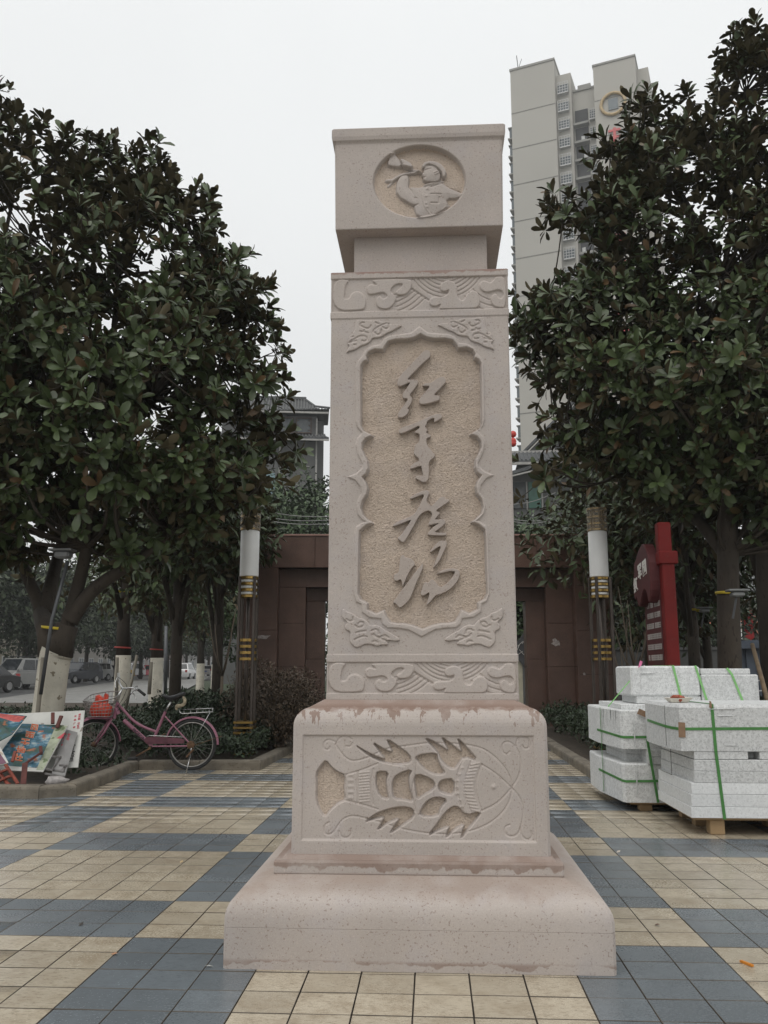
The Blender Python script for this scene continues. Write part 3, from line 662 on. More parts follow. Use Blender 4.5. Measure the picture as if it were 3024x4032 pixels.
def in_poly(poly, n, seed, holes=()):
    r = np.random.default_rng(seed); p = np.array(poly, float); out = np.zeros((0, 2))
    while len(out) < n:
        q = r.uniform(p.min(0), p.max(0), (n*3, 2)); k = inside(q[:, 0], q[:, 1], p)
        for h in holes: k &= ~inside(q[:, 0], q[:, 1], np.array(h, float))
        out = np.vstack([out, q[k]])
    return out[:n]
def magnolia(name, label, base, stems, poly, Y, holes=(), n_cl=260, per=8, tmax=1.6, seed=3, leaf=.18, limb_top=None, whitewash=1.28, r0=.17, n_parts=300, lean=None):
    r = np.random.default_rng(seed); t = thing(name, label, 'tree', base)
    edge = np.array(poly, float); xy = in_poly(poly, n_cl*2, seed, holes)
    de = np.minimum.reduce([seg_d(xy[:, 0], xy[:, 1], edge, True)]+[seg_d(xy[:, 0], xy[:, 1], np.array(h, float), True) for h in holes])
    sc = DSP/FPX*(Y-CAM[1]); de = de*sc; k = np.where(de > .12)[0][:n_cl]; xy = xy[k]; de = de[k]-.1; n_cl = len(k)
    half = np.minimum(tmax, .25+1.1*de); dy = r.uniform(-1, .9, n_cl)*half
    Cc = np.array([at(x, y, Y+d) for (x, y), d in zip(xy, dy)])
    ctr = Cc.mean(0)
    # the tree's wood: stems, limbs to groups of clumps, thin branches to each clump
    wood = MB(); low = MB(); tips = []
    for st in stems:
        pts = [np.array(p) for p in st]; k = len(pts); rad = [r0*(.62-.54*(i/(k-1))**.7)+.006 for i in range(k)]
        wood.tube(smooth_pts(pts), np.interp(np.linspace(0, 1, len(smooth_pts(pts))), np.linspace(0, 1, k), rad), 9)
        tips += [(p, rr) for p, rr in zip(pts[1:], rad[1:])]
    T = np.array([p for p, _ in tips])
    for c in Cc:
        w = np.linalg.norm(T-c, axis=1)+np.where(T[:, 2] > c[2]+.2, 1.5, 0); i = int(np.argmin(w)); a = T[i]
        mid = a*.45+c*.55+np.array([0, 0, -.12*np.linalg.norm(c-a)])+r.normal(0, .06, 3)
        wood.tube(smooth_pts([a, mid, c]), np.linspace(min(.035, tips[i][1]*.6), .008, 5), 5, cap=False)
    C = np.repeat(Cc, per, 0)+np.clip(r.normal(0, .15, (n_cl*per, 3)), -.3, .3)*np.array([1, 1, .85])
    A = unit(C-ctr)*.75+unit(C-np.repeat(Cc, per, 0))*.8+np.array([0, 0, .75])+r.normal(0, .22, C.shape)
    P, D, N, L = rosettes(C, A, 11, leaf, seed, (22, 105))
    for c0, c in zip(np.repeat(Cc, per, 0)[::2], C[::2]): wood.tube([c0, (c0+c)/2+np.array([0, 0, -.02]), c], [.008, .006, .005], 4, cap=False)
    wood.build('branches', M_bark, t, smooth=True, fix=False)
    dcam = np.linalg.norm(P-CAM, axis=1); px = [pix(p) for p in P[::1]]; px = np.array(px)
    ok = (px[:, 0] > 5) & (px[:, 0] < 1654) & (px[:, 1] > 5)
    order = np.argsort(np.where(ok, dcam/L, 1e9)); big = order[:n_parts]; keep = np.ones(len(P), bool); keep[big] = False
    V, F, _ = leaves(P[keep], D[keep], N[keep], L[keep], .44)
    tag(mesh_obj('crown', V, F, M_mag, t, smooth=True), kind='stuff')
    protos = []
    for k in range(3):
        v = LT.copy(); v[:, 1] *= .44; v[:, 2] += (k-1)*.05*np.sin(v[:, 0]*3); me = bpy.data.meshes.new('leaf'); me.from_pydata([tuple(q) for q in v], [], [tuple(q) for q in LF]); me.materials.append(M_mag)
        me.polygons.foreach_set('use_smooth', np.ones(len(LF), dtype=bool)); protos.append(me)
    _, _, (dd, ww, nnn) = leaves(P[big], D[big], N[big], L[big], .44)
    org = np.array(base, float)
    for k, i in enumerate(big):
        o = bpy.data.objects.new('leaf', protos[k % 3]); COL.objects.link(o); o.parent = t; s = L[i]
        Mx = Matrix.Identity(4)
        for a in range(3): Mx[a][0], Mx[a][1], Mx[a][2], Mx[a][3] = dd[k][a]*s, ww[k][a]*s, nnn[k][a]*s, P[i][a]-org[a]
        o.matrix_basis = Mx
    return t
def smooth_pts(p, n=2):
    q = [np.array(a, float) for a in p]
    for _ in range(n):
        o = [q[0]]
        for a, b in zip(q[:-1], q[1:]): o += [a*.75+b*.25, a*.25+b*.75]
        q = o+[q[-1]]
    return q
# --- the large magnolia on the left: a stout limewashed trunk that forks low into several stems
TY = 5.9
def tp(x, y, dy=0, Y=TY): return at(x, y, Y+dy)
LPOLY = [(-300,420),(-220,270),(-90,180),(10,200),(60,250),(110,300),(165,285),(200,300),(225,275),(270,268),(330,310),(370,350),(375,390),(430,420),(470,445),(465,500),(520,540),(535,590),(590,630),(600,690),(568,740),(614,760),(620,830),(610,880),(645,930),(668,985),(600,1060),(505,1130),(440,1190),(300,1230),(150,1190),(-90,1260),(-260,1180),(-350,950),(-350,650)]
lb = np.array([tp(94, 1620)[0], TY, .05])
fork = tp(118, 1428)
magL = magnolia('magnolia_tree', 'big magnolia on the left with a limewashed trunk behind the pile of posters', tuple(lb),
 [[fork, tp(150, 1340), tp(190, 1180), tp(215, 1000, .3), tp(240, 800, .5), tp(255, 600, .6), tp(250, 420, .5)],
  [fork, tp(95, 1330, .3), tp(40, 1200, .6), tp(-10, 1000, 1.0), tp(-30, 700, 1.2), tp(30, 420, 1.0)],
  [tp(150, 1340), tp(200, 1270), tp(290, 1215, .1), tp(380, 1140, .3), tp(470, 1010, .5), tp(540, 900, .5)],
  [tp(190, 1180), tp(130, 1000, .2), tp(100, 800, .3), tp(130, 560, .3)],
  [tp(215, 1000), tp(330, 860, .3), tp(420, 720, .4), tp(480, 600, .3)],
  [tp(95, 1330, .3), tp(130, 1180, .9), tp(200, 950, 1.2), tp(330, 700, 1.1)]], LPOLY, TY, n_cl=500, seed=5, r0=.17)
tr = MB(); tr.tube(smooth_pts([lb+[0, 0, -.1], lb+[0, 0, .25], tp(108, 1500), tp(118, 1420), tp(124, 1408)]), np.interp(np.linspace(0, 1, 17), [0, .15, .6, 1], [.23, .175, .17, .185]), 14)
tr.build('limewashed_trunk', M_lime, magL, smooth=True)
MB().tube([tp(124, 1412), tp(135, 1380), tp(146, 1350)], [.18, .135, .125], 12).tube([tp(108, 1415), tp(101, 1370), tp(90, 1325, .3)], [.13, .11, .1], 10).build('trunk', M_bark, magL, smooth=True)
# --- the large magnolia on the right
RY = 7.0
RPOLY = [(1800,120),(1720,30),(1625,50),(1590,70),(1540,100),(1562,150),(1510,200),(1430,215),(1350,170),(1335,240),(1290,300),(1300,370),(1215,390),(1165,470),(1230,512),(1300,540),(1210,575),(1180,600),(1110,660),(1098,730),(1150,800),(1190,890),(1190,980),(1150,1010),(1140,1090),(1190,1060),(1270,1005),(1330,1005),(1380,1080),(1450,1120),(1720,1150),(1880,1080),(1960,850),(1960,520),(1900,280)]
RH = [[(1440,430),(1500,415),(1495,470),(1450,480)], [(1590,200),(1640,190),(1640,250),(1600,260)], [(1400,590),(1430,580),(1425,610),(1402,612)]]
rb = np.array([at(1574, 1500, RY)[0], RY, .05])
def rp(x, y, dy=0): return at(x, y, RY+dy)
magR = magnolia('magnolia_tree', 'big magnolia on the right overhanging the red signboard and the granite pallets', tuple(rb),
 [[rp(1574, 1420), rp(1572, 1200), rp(1572, 1000), rp(1570, 840), rp(1560, 600), rp(1590, 420), rp(1610, 200)],
  [rp(1580, 1000), rp(1480, 880, .3), rp(1380, 780, .5), rp(1260, 690, .5), rp(1180, 680, .3)],
  [rp(1570, 840), rp(1480, 700, .4), rp(1400, 560, .5), rp(1320, 480, .3)],
  [rp(1560, 600), rp(1480, 440, .4), rp(1420, 340, .4), rp(1380, 280, .3)],
  [rp(1572, 1200), rp(1480, 1090, .5), rp(1350, 1020, .5), rp(1230, 980, .4)],
  [rp(1570, 840), rp(1680, 700, .5), rp(1700, 400, .3)]], RPOLY, RY, RH, n_cl=490, seed=11, r0=.16)
MB().tube(smooth_pts([rb+[0, 0, -.1], rb+[0, 0, .3], rp(1574, 1350), rp(1572, 1180), rp(1572, 1080)]), np.linspace(.165, .11, 17), 12).build('trunk', M_bark, magR, smooth=True)
# ------------------------------------------------------------------ plainer trees
def crown_cloud(blobs, n, L, wid, seed, m, parent, name='crown', kind='stuff', droop=.2, shell=.45):
    r = np.random.default_rng(seed); vol = np.array([b[1][0]*b[1][1]*b[1][2] for b in blobs])**.67; w = r.choice(len(blobs), n, p=vol/vol.sum())
    c = np.array([b[0] for b in blobs])[w]; ra = np.array([b[1] for b in blobs])[w]
    d = unit(r.normal(0, 1, (n, 3))); rad = r.uniform(shell, 1.08, n)**.6
    P = c+d*ra*rad[:, None]
    D = d*.6+r.normal(0, .6, (n, 3))+np.array([0, 0, -droop]); N = d*.5+np.array([0, 0, 1])+r.normal(0, .4, (n, 3))
    V, F, _ = leaves(P, D, N, L*r.uniform(.6, 1.25, n), wid, QT, QF)
    o = mesh_obj(name, V, F, m, parent, smooth=False)
    if kind: o['kind'] = kind
    return o
def blobset(c, R_, n, seed, flat=.8):
    r = random.Random(seed); out = []
    for k in range(n):
        a = r.uniform(0, 6.28); q = r.uniform(.1, .75); h = r.uniform(-.6, .7)
        s = r.uniform(.35, .55); out.append(((c[0]+R_*q*math.cos(a), c[1]+R_*q*math.sin(a), c[2]+R_*h*flat), (R_*s, R_*s, R_*s*.8)))
    return out
def plain_tree(name, label, base, h, cz, cr, tr0, m, seed, n=4000, L=.2, wid=.4, white=0, group=None, nb=9, flat=.8, fork=0):
    t = thing(name, label, 'tree', tuple(base), group); b = np.array(base); r = random.Random(seed)
    c = b+np.array([0, 0, cz]); w = MB(); top = b+np.array([r.uniform(-.1, .1), r.uniform(-.1, .1), cz*.8])
    z0 = white if white else -.1
    w.tube([b+[0, 0, z0], b+[r.uniform(-.04, .04), 0, max(z0+.2, cz*.45)], top], [tr0, tr0*.85, tr0*.6], 9)
    for k in range(7):
        a = k*.9+r.random(); p = c+np.array([math.cos(a), math.sin(a), r.uniform(-.3, .6)])*cr*.6
        w.tube([b+[0, 0, cz*r.uniform(.35, .75)], (top+p)/2+np.array([0, 0, -.1*cr]), p], [tr0*.42, tr0*.3, tr0*.12], 6)
    w.build('trunk', M_bark, t, smooth=True, fix=False)
    if white: MB().tube([b+[0, 0, -.1], b+[0, 0, .2], b+[0, 0, white]], [tr0*1.25, tr0*1.08, tr0*1.02], 12).build('limewashed_trunk', M_lime, t, smooth=True)
    crown_cloud(blobset(c, cr, nb, seed, flat), n, L, wid, seed, m, t)
    return t
# the row of limewashed trees between the plaza and the street
for k, (x, yb, D, wz, tr0, lab) in enumerate([
 (265, 1540, 20, 1.45, .16, 'limewashed tree standing just behind the handlebars of the pink bicycle'),
 (338, 1500, 27, 1.5, .19, 'limewashed tree with a red tie, second trunk of the row behind the bicycle'),
 (376, 1490, 36, 1.55, .17, 'thin limewashed tree behind the bicycle saddle beside the grey pole'),
 (433, 1470, 46, 1.5, .2, 'limewashed tree half hidden by the dark shrub left of the gold lamp'),
 (464, 1468, 52, 1.5, .2, 'farthest limewashed tree of the row, left of the gold banded lamp')]):
    p = dist(x, 1450, D); p[2] = .0
    plain_tree('limewashed_tree', lab, p, 7, 4.6, 2.5, tr0, M_mag, 40+k, 4600, .23, .42, wz, 'limewashed trees in a row beside the street', 12, .85)
# round street trees across the road
for k, (x, D, s) in enumerate([(-40, 62, 1), (52, 66, 1), (128, 70, 1.05), (185, 84, 1), (304, 92, 1), (326, 98, 1), (362, 103, 1), (402, 112, 1), (450, 120, 1), (250, 88, 1)]):
    p = dist(x, 1450, D); p[2] = sz(p)+.05
    plain_tree('street_tree', ('bushy street tree at the left edge across the road', 'bushy street tree shading the parked silver van', 'bushy street tree directly behind the silver van', 'bushy street tree behind the dark parked jeep', 'bushy street tree beyond the white parked car', 'bushy street tree left of the second limewashed trunk across the road', 'bushy street tree above the red hatchback', 'bushy street tree beyond the grey utility pole', 'bushy street tree far along the road near the bronze shrub', 'bushy street tree behind the black parked car')[k], p, 8*s, 5.6*s, 4.3*s, .2, M_camph, 70+k, 5200, .40, .5, 0, 'street trees across the road', 10, .8)
# right hand background trees
for (x, D, cz, cr, tr0, wz, lab, sd) in [(1500, 15.5, 3.9, 2.3, .11, 0, 'dark slender tree with a yellow strap behind the red signboard', 91), (1530, 18, 3.2, 2.3, .1, 0, 'low branched tree in the shade between the red signboard and the big right magnolia', 92), (1668, 14, 4.9, 2.4, .17, 0, 'tree with a yellow strap at the right edge of the view', 93),
 (1405, 17, 3.9, 1.5, .09, 0, 'tree standing between the right gold banded lamp and the red signboard', 94), (1420, 24, 4.2, 3.4, .14, 0, 'tree in the shade far behind the red signboard', 95)]:
    p = dist(x, 1450, D); p[2] = .05
    plain_tree('magnolia_tree', lab, p, 7, cz, cr, tr0, M_mag, sd, 4200, .2, .42, 0, None, 11, .75)
# left shade trees close behind the big magnolia
for (x, D, cz, cr, lab, sd) in [(470, 17, 3.7, 1.25, 'dark tree behind the left gold banded lamp', 96), (380, 15.5, 3.9, 1.7, 'dark tree overhanging the pink bicycle', 97)]:
    p = dist(x, 1450, D); p[2] = .05
    plain_tree('magnolia_tree', lab, p, 7, cz, cr, .11, M_mag, sd, 4200, .2, .42, 0, None, 11, .7)
# hillside trees behind the gate
for k, (x, D, cz, cr, lab) in enumerate([(615, 34, 5.3, 3.1, 'light green tree below the tiled pavilion, above the gate'), (690, 40, 7.0, 3.6, 'green tree beside the monument, in front of the tiled pavilion'), (760, 42, 6.5, 4.5, 'tree behind the monument on the slope'), (1140, 34, 4.6, 3.0, 'green tree above the right end of the red gate'),
 (1175, 40, 4.6, 3.2, 'green tree under the tiled eave right of the monument'), (530, 36, 4.0, 3.0, 'dark tree on the slope behind the left lamp'), (1030, 44, 6, 4.2, 'tree on the slope hidden behind the shaft'), (1260, 38, 5.0, 3.4, 'tree on the slope behind the big magnolia'), (1120, 27, 2.6, 2.0, 'dark tree seen through the opening of the gate')]):
    p = dist(x, 1450, D); p[2] = .05
    plain_tree('hillside_tree', lab, p, 8, cz, cr, .15, M_hill, 120+k, 6500, .26, .5, 0, None, 12, .95)
# ------------------------------------------------------------------ low planting
def clump(name, label, cat, c, r3, n, L, m, seed, group=None, sticks=0, wid=.5):
    t = thing(name, label, cat, (c[0], c[1], .05), group); r = np.random.default_rng(seed)
    w = MB()
    for k in range(sticks or 9):
        a = r.uniform(0, 6.28); q = r.uniform(.2, .9); w.tube([(c[0], c[1], .03), (c[0]+r3[0]*q*.5*math.cos(a), c[1]+r3[1]*q*.5*math.sin(a), .05+r3[2]*.6), (c[0]+r3[0]*q*math.cos(a), c[1]+r3[1]*q*math.sin(a), .05+r3[2]*r.uniform(.9, 1.7))], [.012, .008, .003], 4, cap=False)
    w.build('stems', M_twig, t, fix=False)
    bl = [((c[0]+r.uniform(-.5, .5)*r3[0], c[1]+r.uniform(-.5, .5)*r3[1], .05+r3[2]*r.uniform(.5, 1.1)), (r3[0]*.6, r3[1]*.6, r3[2]*.6)) for _ in range(9)]
    crown_cloud(bl, n, L, wid, seed, m, t, 'foliage')
    return t
def hedge(name, label, poly, h, n, L, m, seed, z0=.05):
    r = np.random.default_rng(seed); xy = in_poly(poly, n, seed); x, y = xy.T
    top = h*(.82+.18*np.sin(x*3.1+seed)*np.sin(y*2.3)+.1*np.sin(x*11+y*7)); z = z0+top*r.uniform(.15, 1, n)**.6
    P = np.stack([x, y, z], 1); V, F, _ = leaves(P, r.normal(0, .7, (n, 3))+[0, 0, .35], r.normal(0, .5, (n, 3))+[0, 0, 1], L*r.uniform(.6, 1.3, n), .5, QT, QF)
    t = thing(name, label, 'hedge', (xy[:, 0].mean(), xy[:, 1].mean(), z0))
    tag(mesh_obj('foliage', V, F, m, t), kind='stuff'); return t
hedge('low_hedge', 'low dark green hedge between the bicycle and the street', [(-5.6, 9.4), (-2.3, 9.2), (-2.3, 14), (-9, 14), (-11, 10.5)], .42, 15000, .07, M_hedge, 3)
hedge('low_hedge', 'strip of ground cover right behind the pink bicycle', [(-3.25, 6.5), (-2.05, 6.52), (-2.1, 9.2), (-5.0, 9.2)], .34, 13000, .06, M_hedge, 4)
hedge('low_hedge', 'low hedge beside the street to the left of the limewashed trunk', [(-16, 9.5), (-6.5, 8.0), (-5.2, 9.5), (-9, 14), (-20, 15)], .4, 11000, .09, M_hedge, 5)
hedge('low_hedge', 'dark hedge in front of the left half of the red gate', [(-1.75+-.3, 8.3), (-2.05, 13), (-4.2, 13), (-3.2, 8.6)], .5, 9000, .07, M_hedge, 6)
hedge('low_hedge', 'dark hedge along the kerb in front of the right half of the gate', [(2.0, 6.3), (3.4, 6.6), (4.4, 13), (2.0, 13)], .52, 15000, .06, M_hedge, 7)
hedge('tall_hedge', 'tall dark hedge seen through the gate opening', [(-4.2, 27), (4.5, 27.4), (4.5, 30), (-4.2, 29.6)], 2.7, 9000, .16, M_hill, 13)
hedge('low_hedge', 'shaded planting around the foot of the red signboard', [(3.5, 6.2), (8, 6.2), (9, 13), (4.4, 13)], .7, 12000, .09, M_hedge, 8)
hedge('low_hedge', 'sparse ground cover under the left magnolia around the bicycle front wheel', [(-3.5, 4.9), (-3.4, 6.4), (-5, 9), (-8, 7), (-7, 5.2), (-4.6, 5.3)], .14, 5000, .06, M_hedge, 9)
p = dist(606, 1500, 12.6); clump('bronze_shrub', 'round bronze leaved shrub beside the left gold banded lamp', 'shrub', p, (.62, .55, .72), 9000, .045, M_brown, 21, sticks=30)
p = dist(545, 1500, 13.3); clump('bronze_shrub', 'bronze shrub half hidden behind the left gold banded lamp', 'shrub', p, (.5, .5, .75), 6000, .045, M_brown, 22, sticks=24)
p = dist(470, 1480, 13.8); clump('dark_shrub', 'dense dark shrub behind the bicycle saddle', 'shrub', p, (.85, .6, .5), 7000, .07, M_hedge, 23)
p = dist(420, 1480, 16.5); clump('dark_shrub', 'low dark shrub beyond the bicycle near the third limewashed trunk', 'shrub', p, (.9, .6, .45), 5000, .08, M_hedge, 24)
# ------------------------------------------------------------------ the red granite gate
M_red = mat('red_granite', (.112, .064, .047), .4, .22, 3, .12, 120, speck=[(160, .58, (.05, .026, .022)), (130, .66, (.24, .13, .1))], rvar=.08)
M_redd = mat('red_granite_joint', (.03, .018, .015), .9)
DG = 17.3; G0 = CAM*[1, 1, 0]+(_f0*[1, 1, 0])*DG
def gpx(x, y):
    d = ray(x, y); p = CAM+d/(d@(_f0))*DG; return (p-G0)@_r, p[2]
uc = gpx(922, 1400)[0]; go = G0+_r*uc
gate = thing('granite_gate', 'stepped dark red granite gateway standing behind the monument', 'gate', tuple(go), rz=PSI)
ZT, Z1, Z2, Z3 = gpx(922, 1156)[1], gpx(922, 1226)[1], gpx(922, 1266)[1], gpx(922, 1294)[1]
U0, U1, U2, U3 = 3.68, 2.93, 2.40, 2.03
def panel(u0, u1, v, z0, z1, th=.03, g=.0025): MB().box(u0+g, u1-g, v-th, v, z0+g, z1-g, .004).build('granite_panel', M_red, gate, local=True)
core = MB()
for s in (-1, 1):
    for (ua, ub, v0, v1, zt) in ((U1+.01, U0-.01, .03, .95, ZT-.02), (U2+.01, U1+.03, .28, .90, Z1), (U3+.01, U2+.03, .53, .85, Z2)):
        core.box(min(s*ua, s*ub), max(s*ua, s*ub), v0, v1, -.2, zt)
core.box(-U1-.02, U1+.02, .04, .94, Z1+.01, ZT-.025).box(-U2-.02, U2+.02, .29, .89, Z2+.01, Z1+.03).box(-U3-.02, U3+.02, .54, .84, Z3+.01, Z2+.03)
core.build('core', M_redd, gate, local=True)
for s in (-1, 1):
    for (ua, ub, v, zt, zs) in ((U1, U0, .03, Z1, (0, 1.05, 1.9)), (U2, U1, .28, Z2, (0, 1.2, 2.05)), (U3, U2, .53, Z3, (0, 1.35))):
        zs = list(zs)+[zt]
        for a, b in zip(zs[:-1], zs[1:]): panel(min(s*ua, s*ub), max(s*ua, s*ub), v, a, b)
        # the reveal of each step
    for (u, va, vb, zt) in ((U1, 0, .28, Z1), (U2, .25, .53, Z2), (U3, .50, .85, Z3)):
        for a, b in ((0, 1.2), (1.2, zt)):
            x = s*u; MB().box(min(x, x+s*.03)-.001, max(x, x+s*.03), va+.002, vb-.004, a+.004, b-.004, .004).build('granite_panel', M_red, gate, local=True)
for (ua, v, za, zb, n) in ((U0, .03, Z1, ZT, 5), (U1, .28, Z2, Z1, 4), (U2, .53, Z3, Z2, 3)):
    for k in range(n):
        a, b = -ua+2*ua*k/n, -ua+2*ua*(k+1)/n; panel(a, b, v, za, zb)
MB().box(-U0-.02, U0+.02, -.02, .98, ZT-.02, ZT+.02, .006).build('coping', mat('gate_coping', (.26, .15, .12), .5), gate, local=True)
for s in (-1, 1): MB().box(s*U0-.02 if s > 0 else s*U0, s*U0 if s > 0 else s*U0+.02, .03, .95, 0, ZT-.03, .004).build('granite_panel', M_red, gate, local=True)
# torn notices left on the stone
for (x, y, w, h) in ((1206, 1388, .17, .13), (1262, 1456, .05, .06), (568, 1376, .3, .08)):
    u, z = gpx(x, y); pm = MB(); r = random.Random(x)
    pts = [(w*(.5+.18*r.uniform(-1, 1))*math.cos(a), h*(.5+.25*r.uniform(-1, 1))*math.sin(a)) for a in [k*6.283/11 for k in range(11)]]
    v = .247 if abs(u-uc) < U1 else -.003
    pm.prism(pts, lambda a, b, d: (u-uc+a, v+d, z+b), -.002, -.0035); pm.build('torn_paper', mat('torn_paper', (.34, .3, .28), .9, .4, 30), gate, local=True)
# ------------------------------------------------------------------ banded garden lamps
M_gold = mat('gold_plated_steel', (.36, .24, .08), .32, .15, 8, metal=1, rvar=.06)
M_bar = mat('brown_steel_bar', (.085, .07, .06), .35, .2, 6, metal=.6)
M_shade = mat('white_lamp_cylinder', (.80, .80, .78), .35, .03, 5)
M_clear = bpy.data.materials.new('smoked_plexiglass'); M_clear.use_nodes = True
_b = M_clear.node_tree.nodes['Principled BSDF']; _b.inputs['Base Color'].default_value = (.45, .4, .33, 1); _b.inputs['Alpha'].default_value = .35; _b.inputs['Roughness'].default_value = .08
def lamp(label, loc):
    t = thing('garden_lamp', label, 'lamp', loc, 'banded garden lamps')
    L = lambda mb, n, m, sm=False, au=None: mb.build(n, m, t, smooth=sm, local=True, auto=au)
    for sx in (-1, 1):
        for sy in (-1, 1):
            L(MB().box(sx*.098-.016, sx*.098+.016, sy*.098-.016, sy*.098+.016, 0, 2.3, .004), 'post', M_bar)
    L(MB().tube([(0, 0, 0), (0, 0, 2.32)], .022, 10), 'central_pole', M_bar, True)
    for k in range(7): L(MB().box(-.125, .125, -.125, .125, .04+k*.064, .07+k*.064, .004), 'gold_band', M_gold)
    for z in (1.22, 1.30, 1.38, 1.46): L(MB().lathe([(.10, z), (.128, z), (.128, z+.034), (.10, z+.034)], n=24, cap=False), 'gold_band', M_gold, True, 30)
    for z in (2.03, 2.11, 2.19, 2.27): L(MB().lathe([(.09, z), (.126, z), (.126, z+.032), (.09, z+.032)], n=24, cap=False), 'gold_band', M_gold, True, 30)
    for z in (2.07, 2.15, 2.23): L(MB().lathe([(.085, z), (.11, z+.002), (.11, z+.03), (.085, z+.032)], n=20, cap=False), 'pale_ring', M_shade, True, 30)
    L(MB().lathe([(.0, 2.305), (.118, 2.305), (.124, 2.312), (.124, 2.905), (.118, 2.915), (0, 2.915)], n=32, cap=False), 'lamp_cylinder', M_shade, True, 40)
    for z in (2.92, 3.0, 3.09, 3.2): L(MB().lathe([(.10, z), (.132, z), (.132, z+.026), (.10, z+.026)], n=24, cap=False), 'gold_band', M_gold, True, 30)
    L(MB().lathe([(.135, 2.92), (.135, 3.235)], n=24, cap=False), 'clear_sleeve', M_clear, True)
    for k in range(4):
        a = k*math.pi/2+.6; L(MB().box(.085*math.cos(a)-.012, .085*math.cos(a)+.012, .085*math.sin(a)-.012, .085*math.sin(a)+.012, 2.915, 3.21), 'crown_bar', M_gold)
    return t
pl = gnd(527, 1642); pr = gnd(1312, 1641)
la = lamp('gold banded garden lamp left of the monument by the bronze shrub', (pl[0], pl[1], .03))
copy_tree(la, (pr[0], pr[1], .03), .3, 'gold banded garden lamp right of the monument in front of the gate pillar')
p3 = dist(1104, 1450, 26); copy_tree(la, (p3[0], p3[1], 0), .5, 'distant garden lamp seen through the gate opening beside the shaft')
# ------------------------------------------------------------------ lettering
def text_mesh(body, size, depth=.003, bold=0):
    cu = bpy.data.curves.new('t', 'FONT'); cu.body = body; cu.size = size; cu.extrude = depth; cu.resolution_u = 2; cu.offset = bold; cu.align_x = 'CENTER'; cu.align_y = 'CENTER'
    o = bpy.data.objects.new('t', cu); COL.objects.link(o); bpy.context.view_layer.update()
    me = bpy.data.meshes.new_from_object(o.evaluated_get(bpy.context.evaluated_depsgraph_get()))
    V = np.array([v.co[:] for v in me.vertices]).reshape(-1, 3); F = [tuple(p.vertices) for p in me.polygons]
    bpy.data.objects.remove(o); bpy.data.meshes.remove(me); bpy.data.curves.remove(cu)
    return V, F
def put_text(name, body, size, o, ux, uy, m, parent, depth=.003, bold=0):
    V, F = text_mesh(body, size, depth, bold); o, ux, uy = (np.array(q, float) for q in (o, ux, uy)); ux, uy = unit(ux), unit(uy); n = np.cross(ux, uy)
    if len(V): return mesh_obj(name, o+V[:, :1]*ux+V[:, 1:2]*uy+V[:, 2:]*n, F, m, parent)
# ------------------------------------------------------------------ red signboard
M_sign = mat('red_painted_steel', (.125, .011, .010), .6, .22, 3, .1, 60, spec=.2, speck=[(20, .66, (.12, .02, .016))])
M_sign2 = mat('maroon_sign_panel', (.07, .017, .018), .55, .2, 3, spec=.25)
M_wht = mat('white_lettering', (.62, .60, .56), .6, .08)
sg = thing('red_signboard', 'tall red park signboard with an arched maroon header, beside the granite pallets', 'sign', (2.8, 6.5, .05))
MB().box(2.73, 2.87, 6.08, 7.0, .05, 2.42, .01).build('board', M_sign, sg)
MB().box(2.722, 2.729, 6.2, 6.96, .2, 2.1, .002).build('text_panel', M_sign2, sg)
MB().box(2.72, 2.87, 6.14, 6.28, 2.42, 2.79, .012).build('post', M_sign, sg)
MB().box(2.7, 2.91, 6.06, 6.24, 2.3, 2.45, .012).build('cross_arm', M_sign, sg)
MB().box(2.72, 2.84, 6.95, 7.1, 2.0, 2.5, .012).build('post', M_sign, sg)
hd = [(6.7+(a_-6.7)*.82, 2.24+(b_-2.24)*.92) for a_, b_ in [(6.10, 2.05), (6.10, 2.32), (6.16, 2.42), (6.3, 2.56), (6.45, 2.63), (6.6, 2.6), (6.75, 2.56), (6.9, 2.47), (7.04, 2.43), (7.04, 2.3), (7.14, 2.24), (7.14, 2.0), (7.06, 1.93), (6.98, 2.0), (6.9, 1.86), (6.8, 1.83), (6.68, 1.93), (6.56, 2.03), (6.44, 2.04), (6.34, 1.98), (6.26, 1.84), (6.18, 1.88)]]
MB().prism(smooth_line(hd, 1, True), lambda a, b, d: (d, a, b), 2.732, 2.62, .012).build('header', M_sign2, sg)
for ch, y, z in (('红', 6.92, 2.13), ('军', 6.68, 2.27), ('园', 6.44, 2.29)):
    put_text('lettering', ch, .19, (2.617, y, z), (0, -1, .12), (0, .1, 1), M_wht, sg, .004, .006)
M_sp = mat('dull_white_print', (.36, .33, .31), .7)
r = random.Random(5)
for k in range(13):
    z = 2.0-k*.122; mb = MB(); y = 6.9
    if k == 0: ys = [6.58, 6.50]
    else: ys = [6.88-i*.043 for i in range(15)]
    for y in ys:
        if r.random() < .1 and k: continue
        for q in range(3): mb.box(2.717, 2.721, y-.032, y-.004, z+q*.024-.03, z+q*.024-.03+.01)
        for q in range(2):
            yy = y-.03+r.random()*.022; mb.box(2.716, 2.721, yy, yy+.006, z-.034, z+.03)
    tag(mb.build('small_print', M_sp, sg, fix=False), kind='stuff')
sg.location.x -= .06
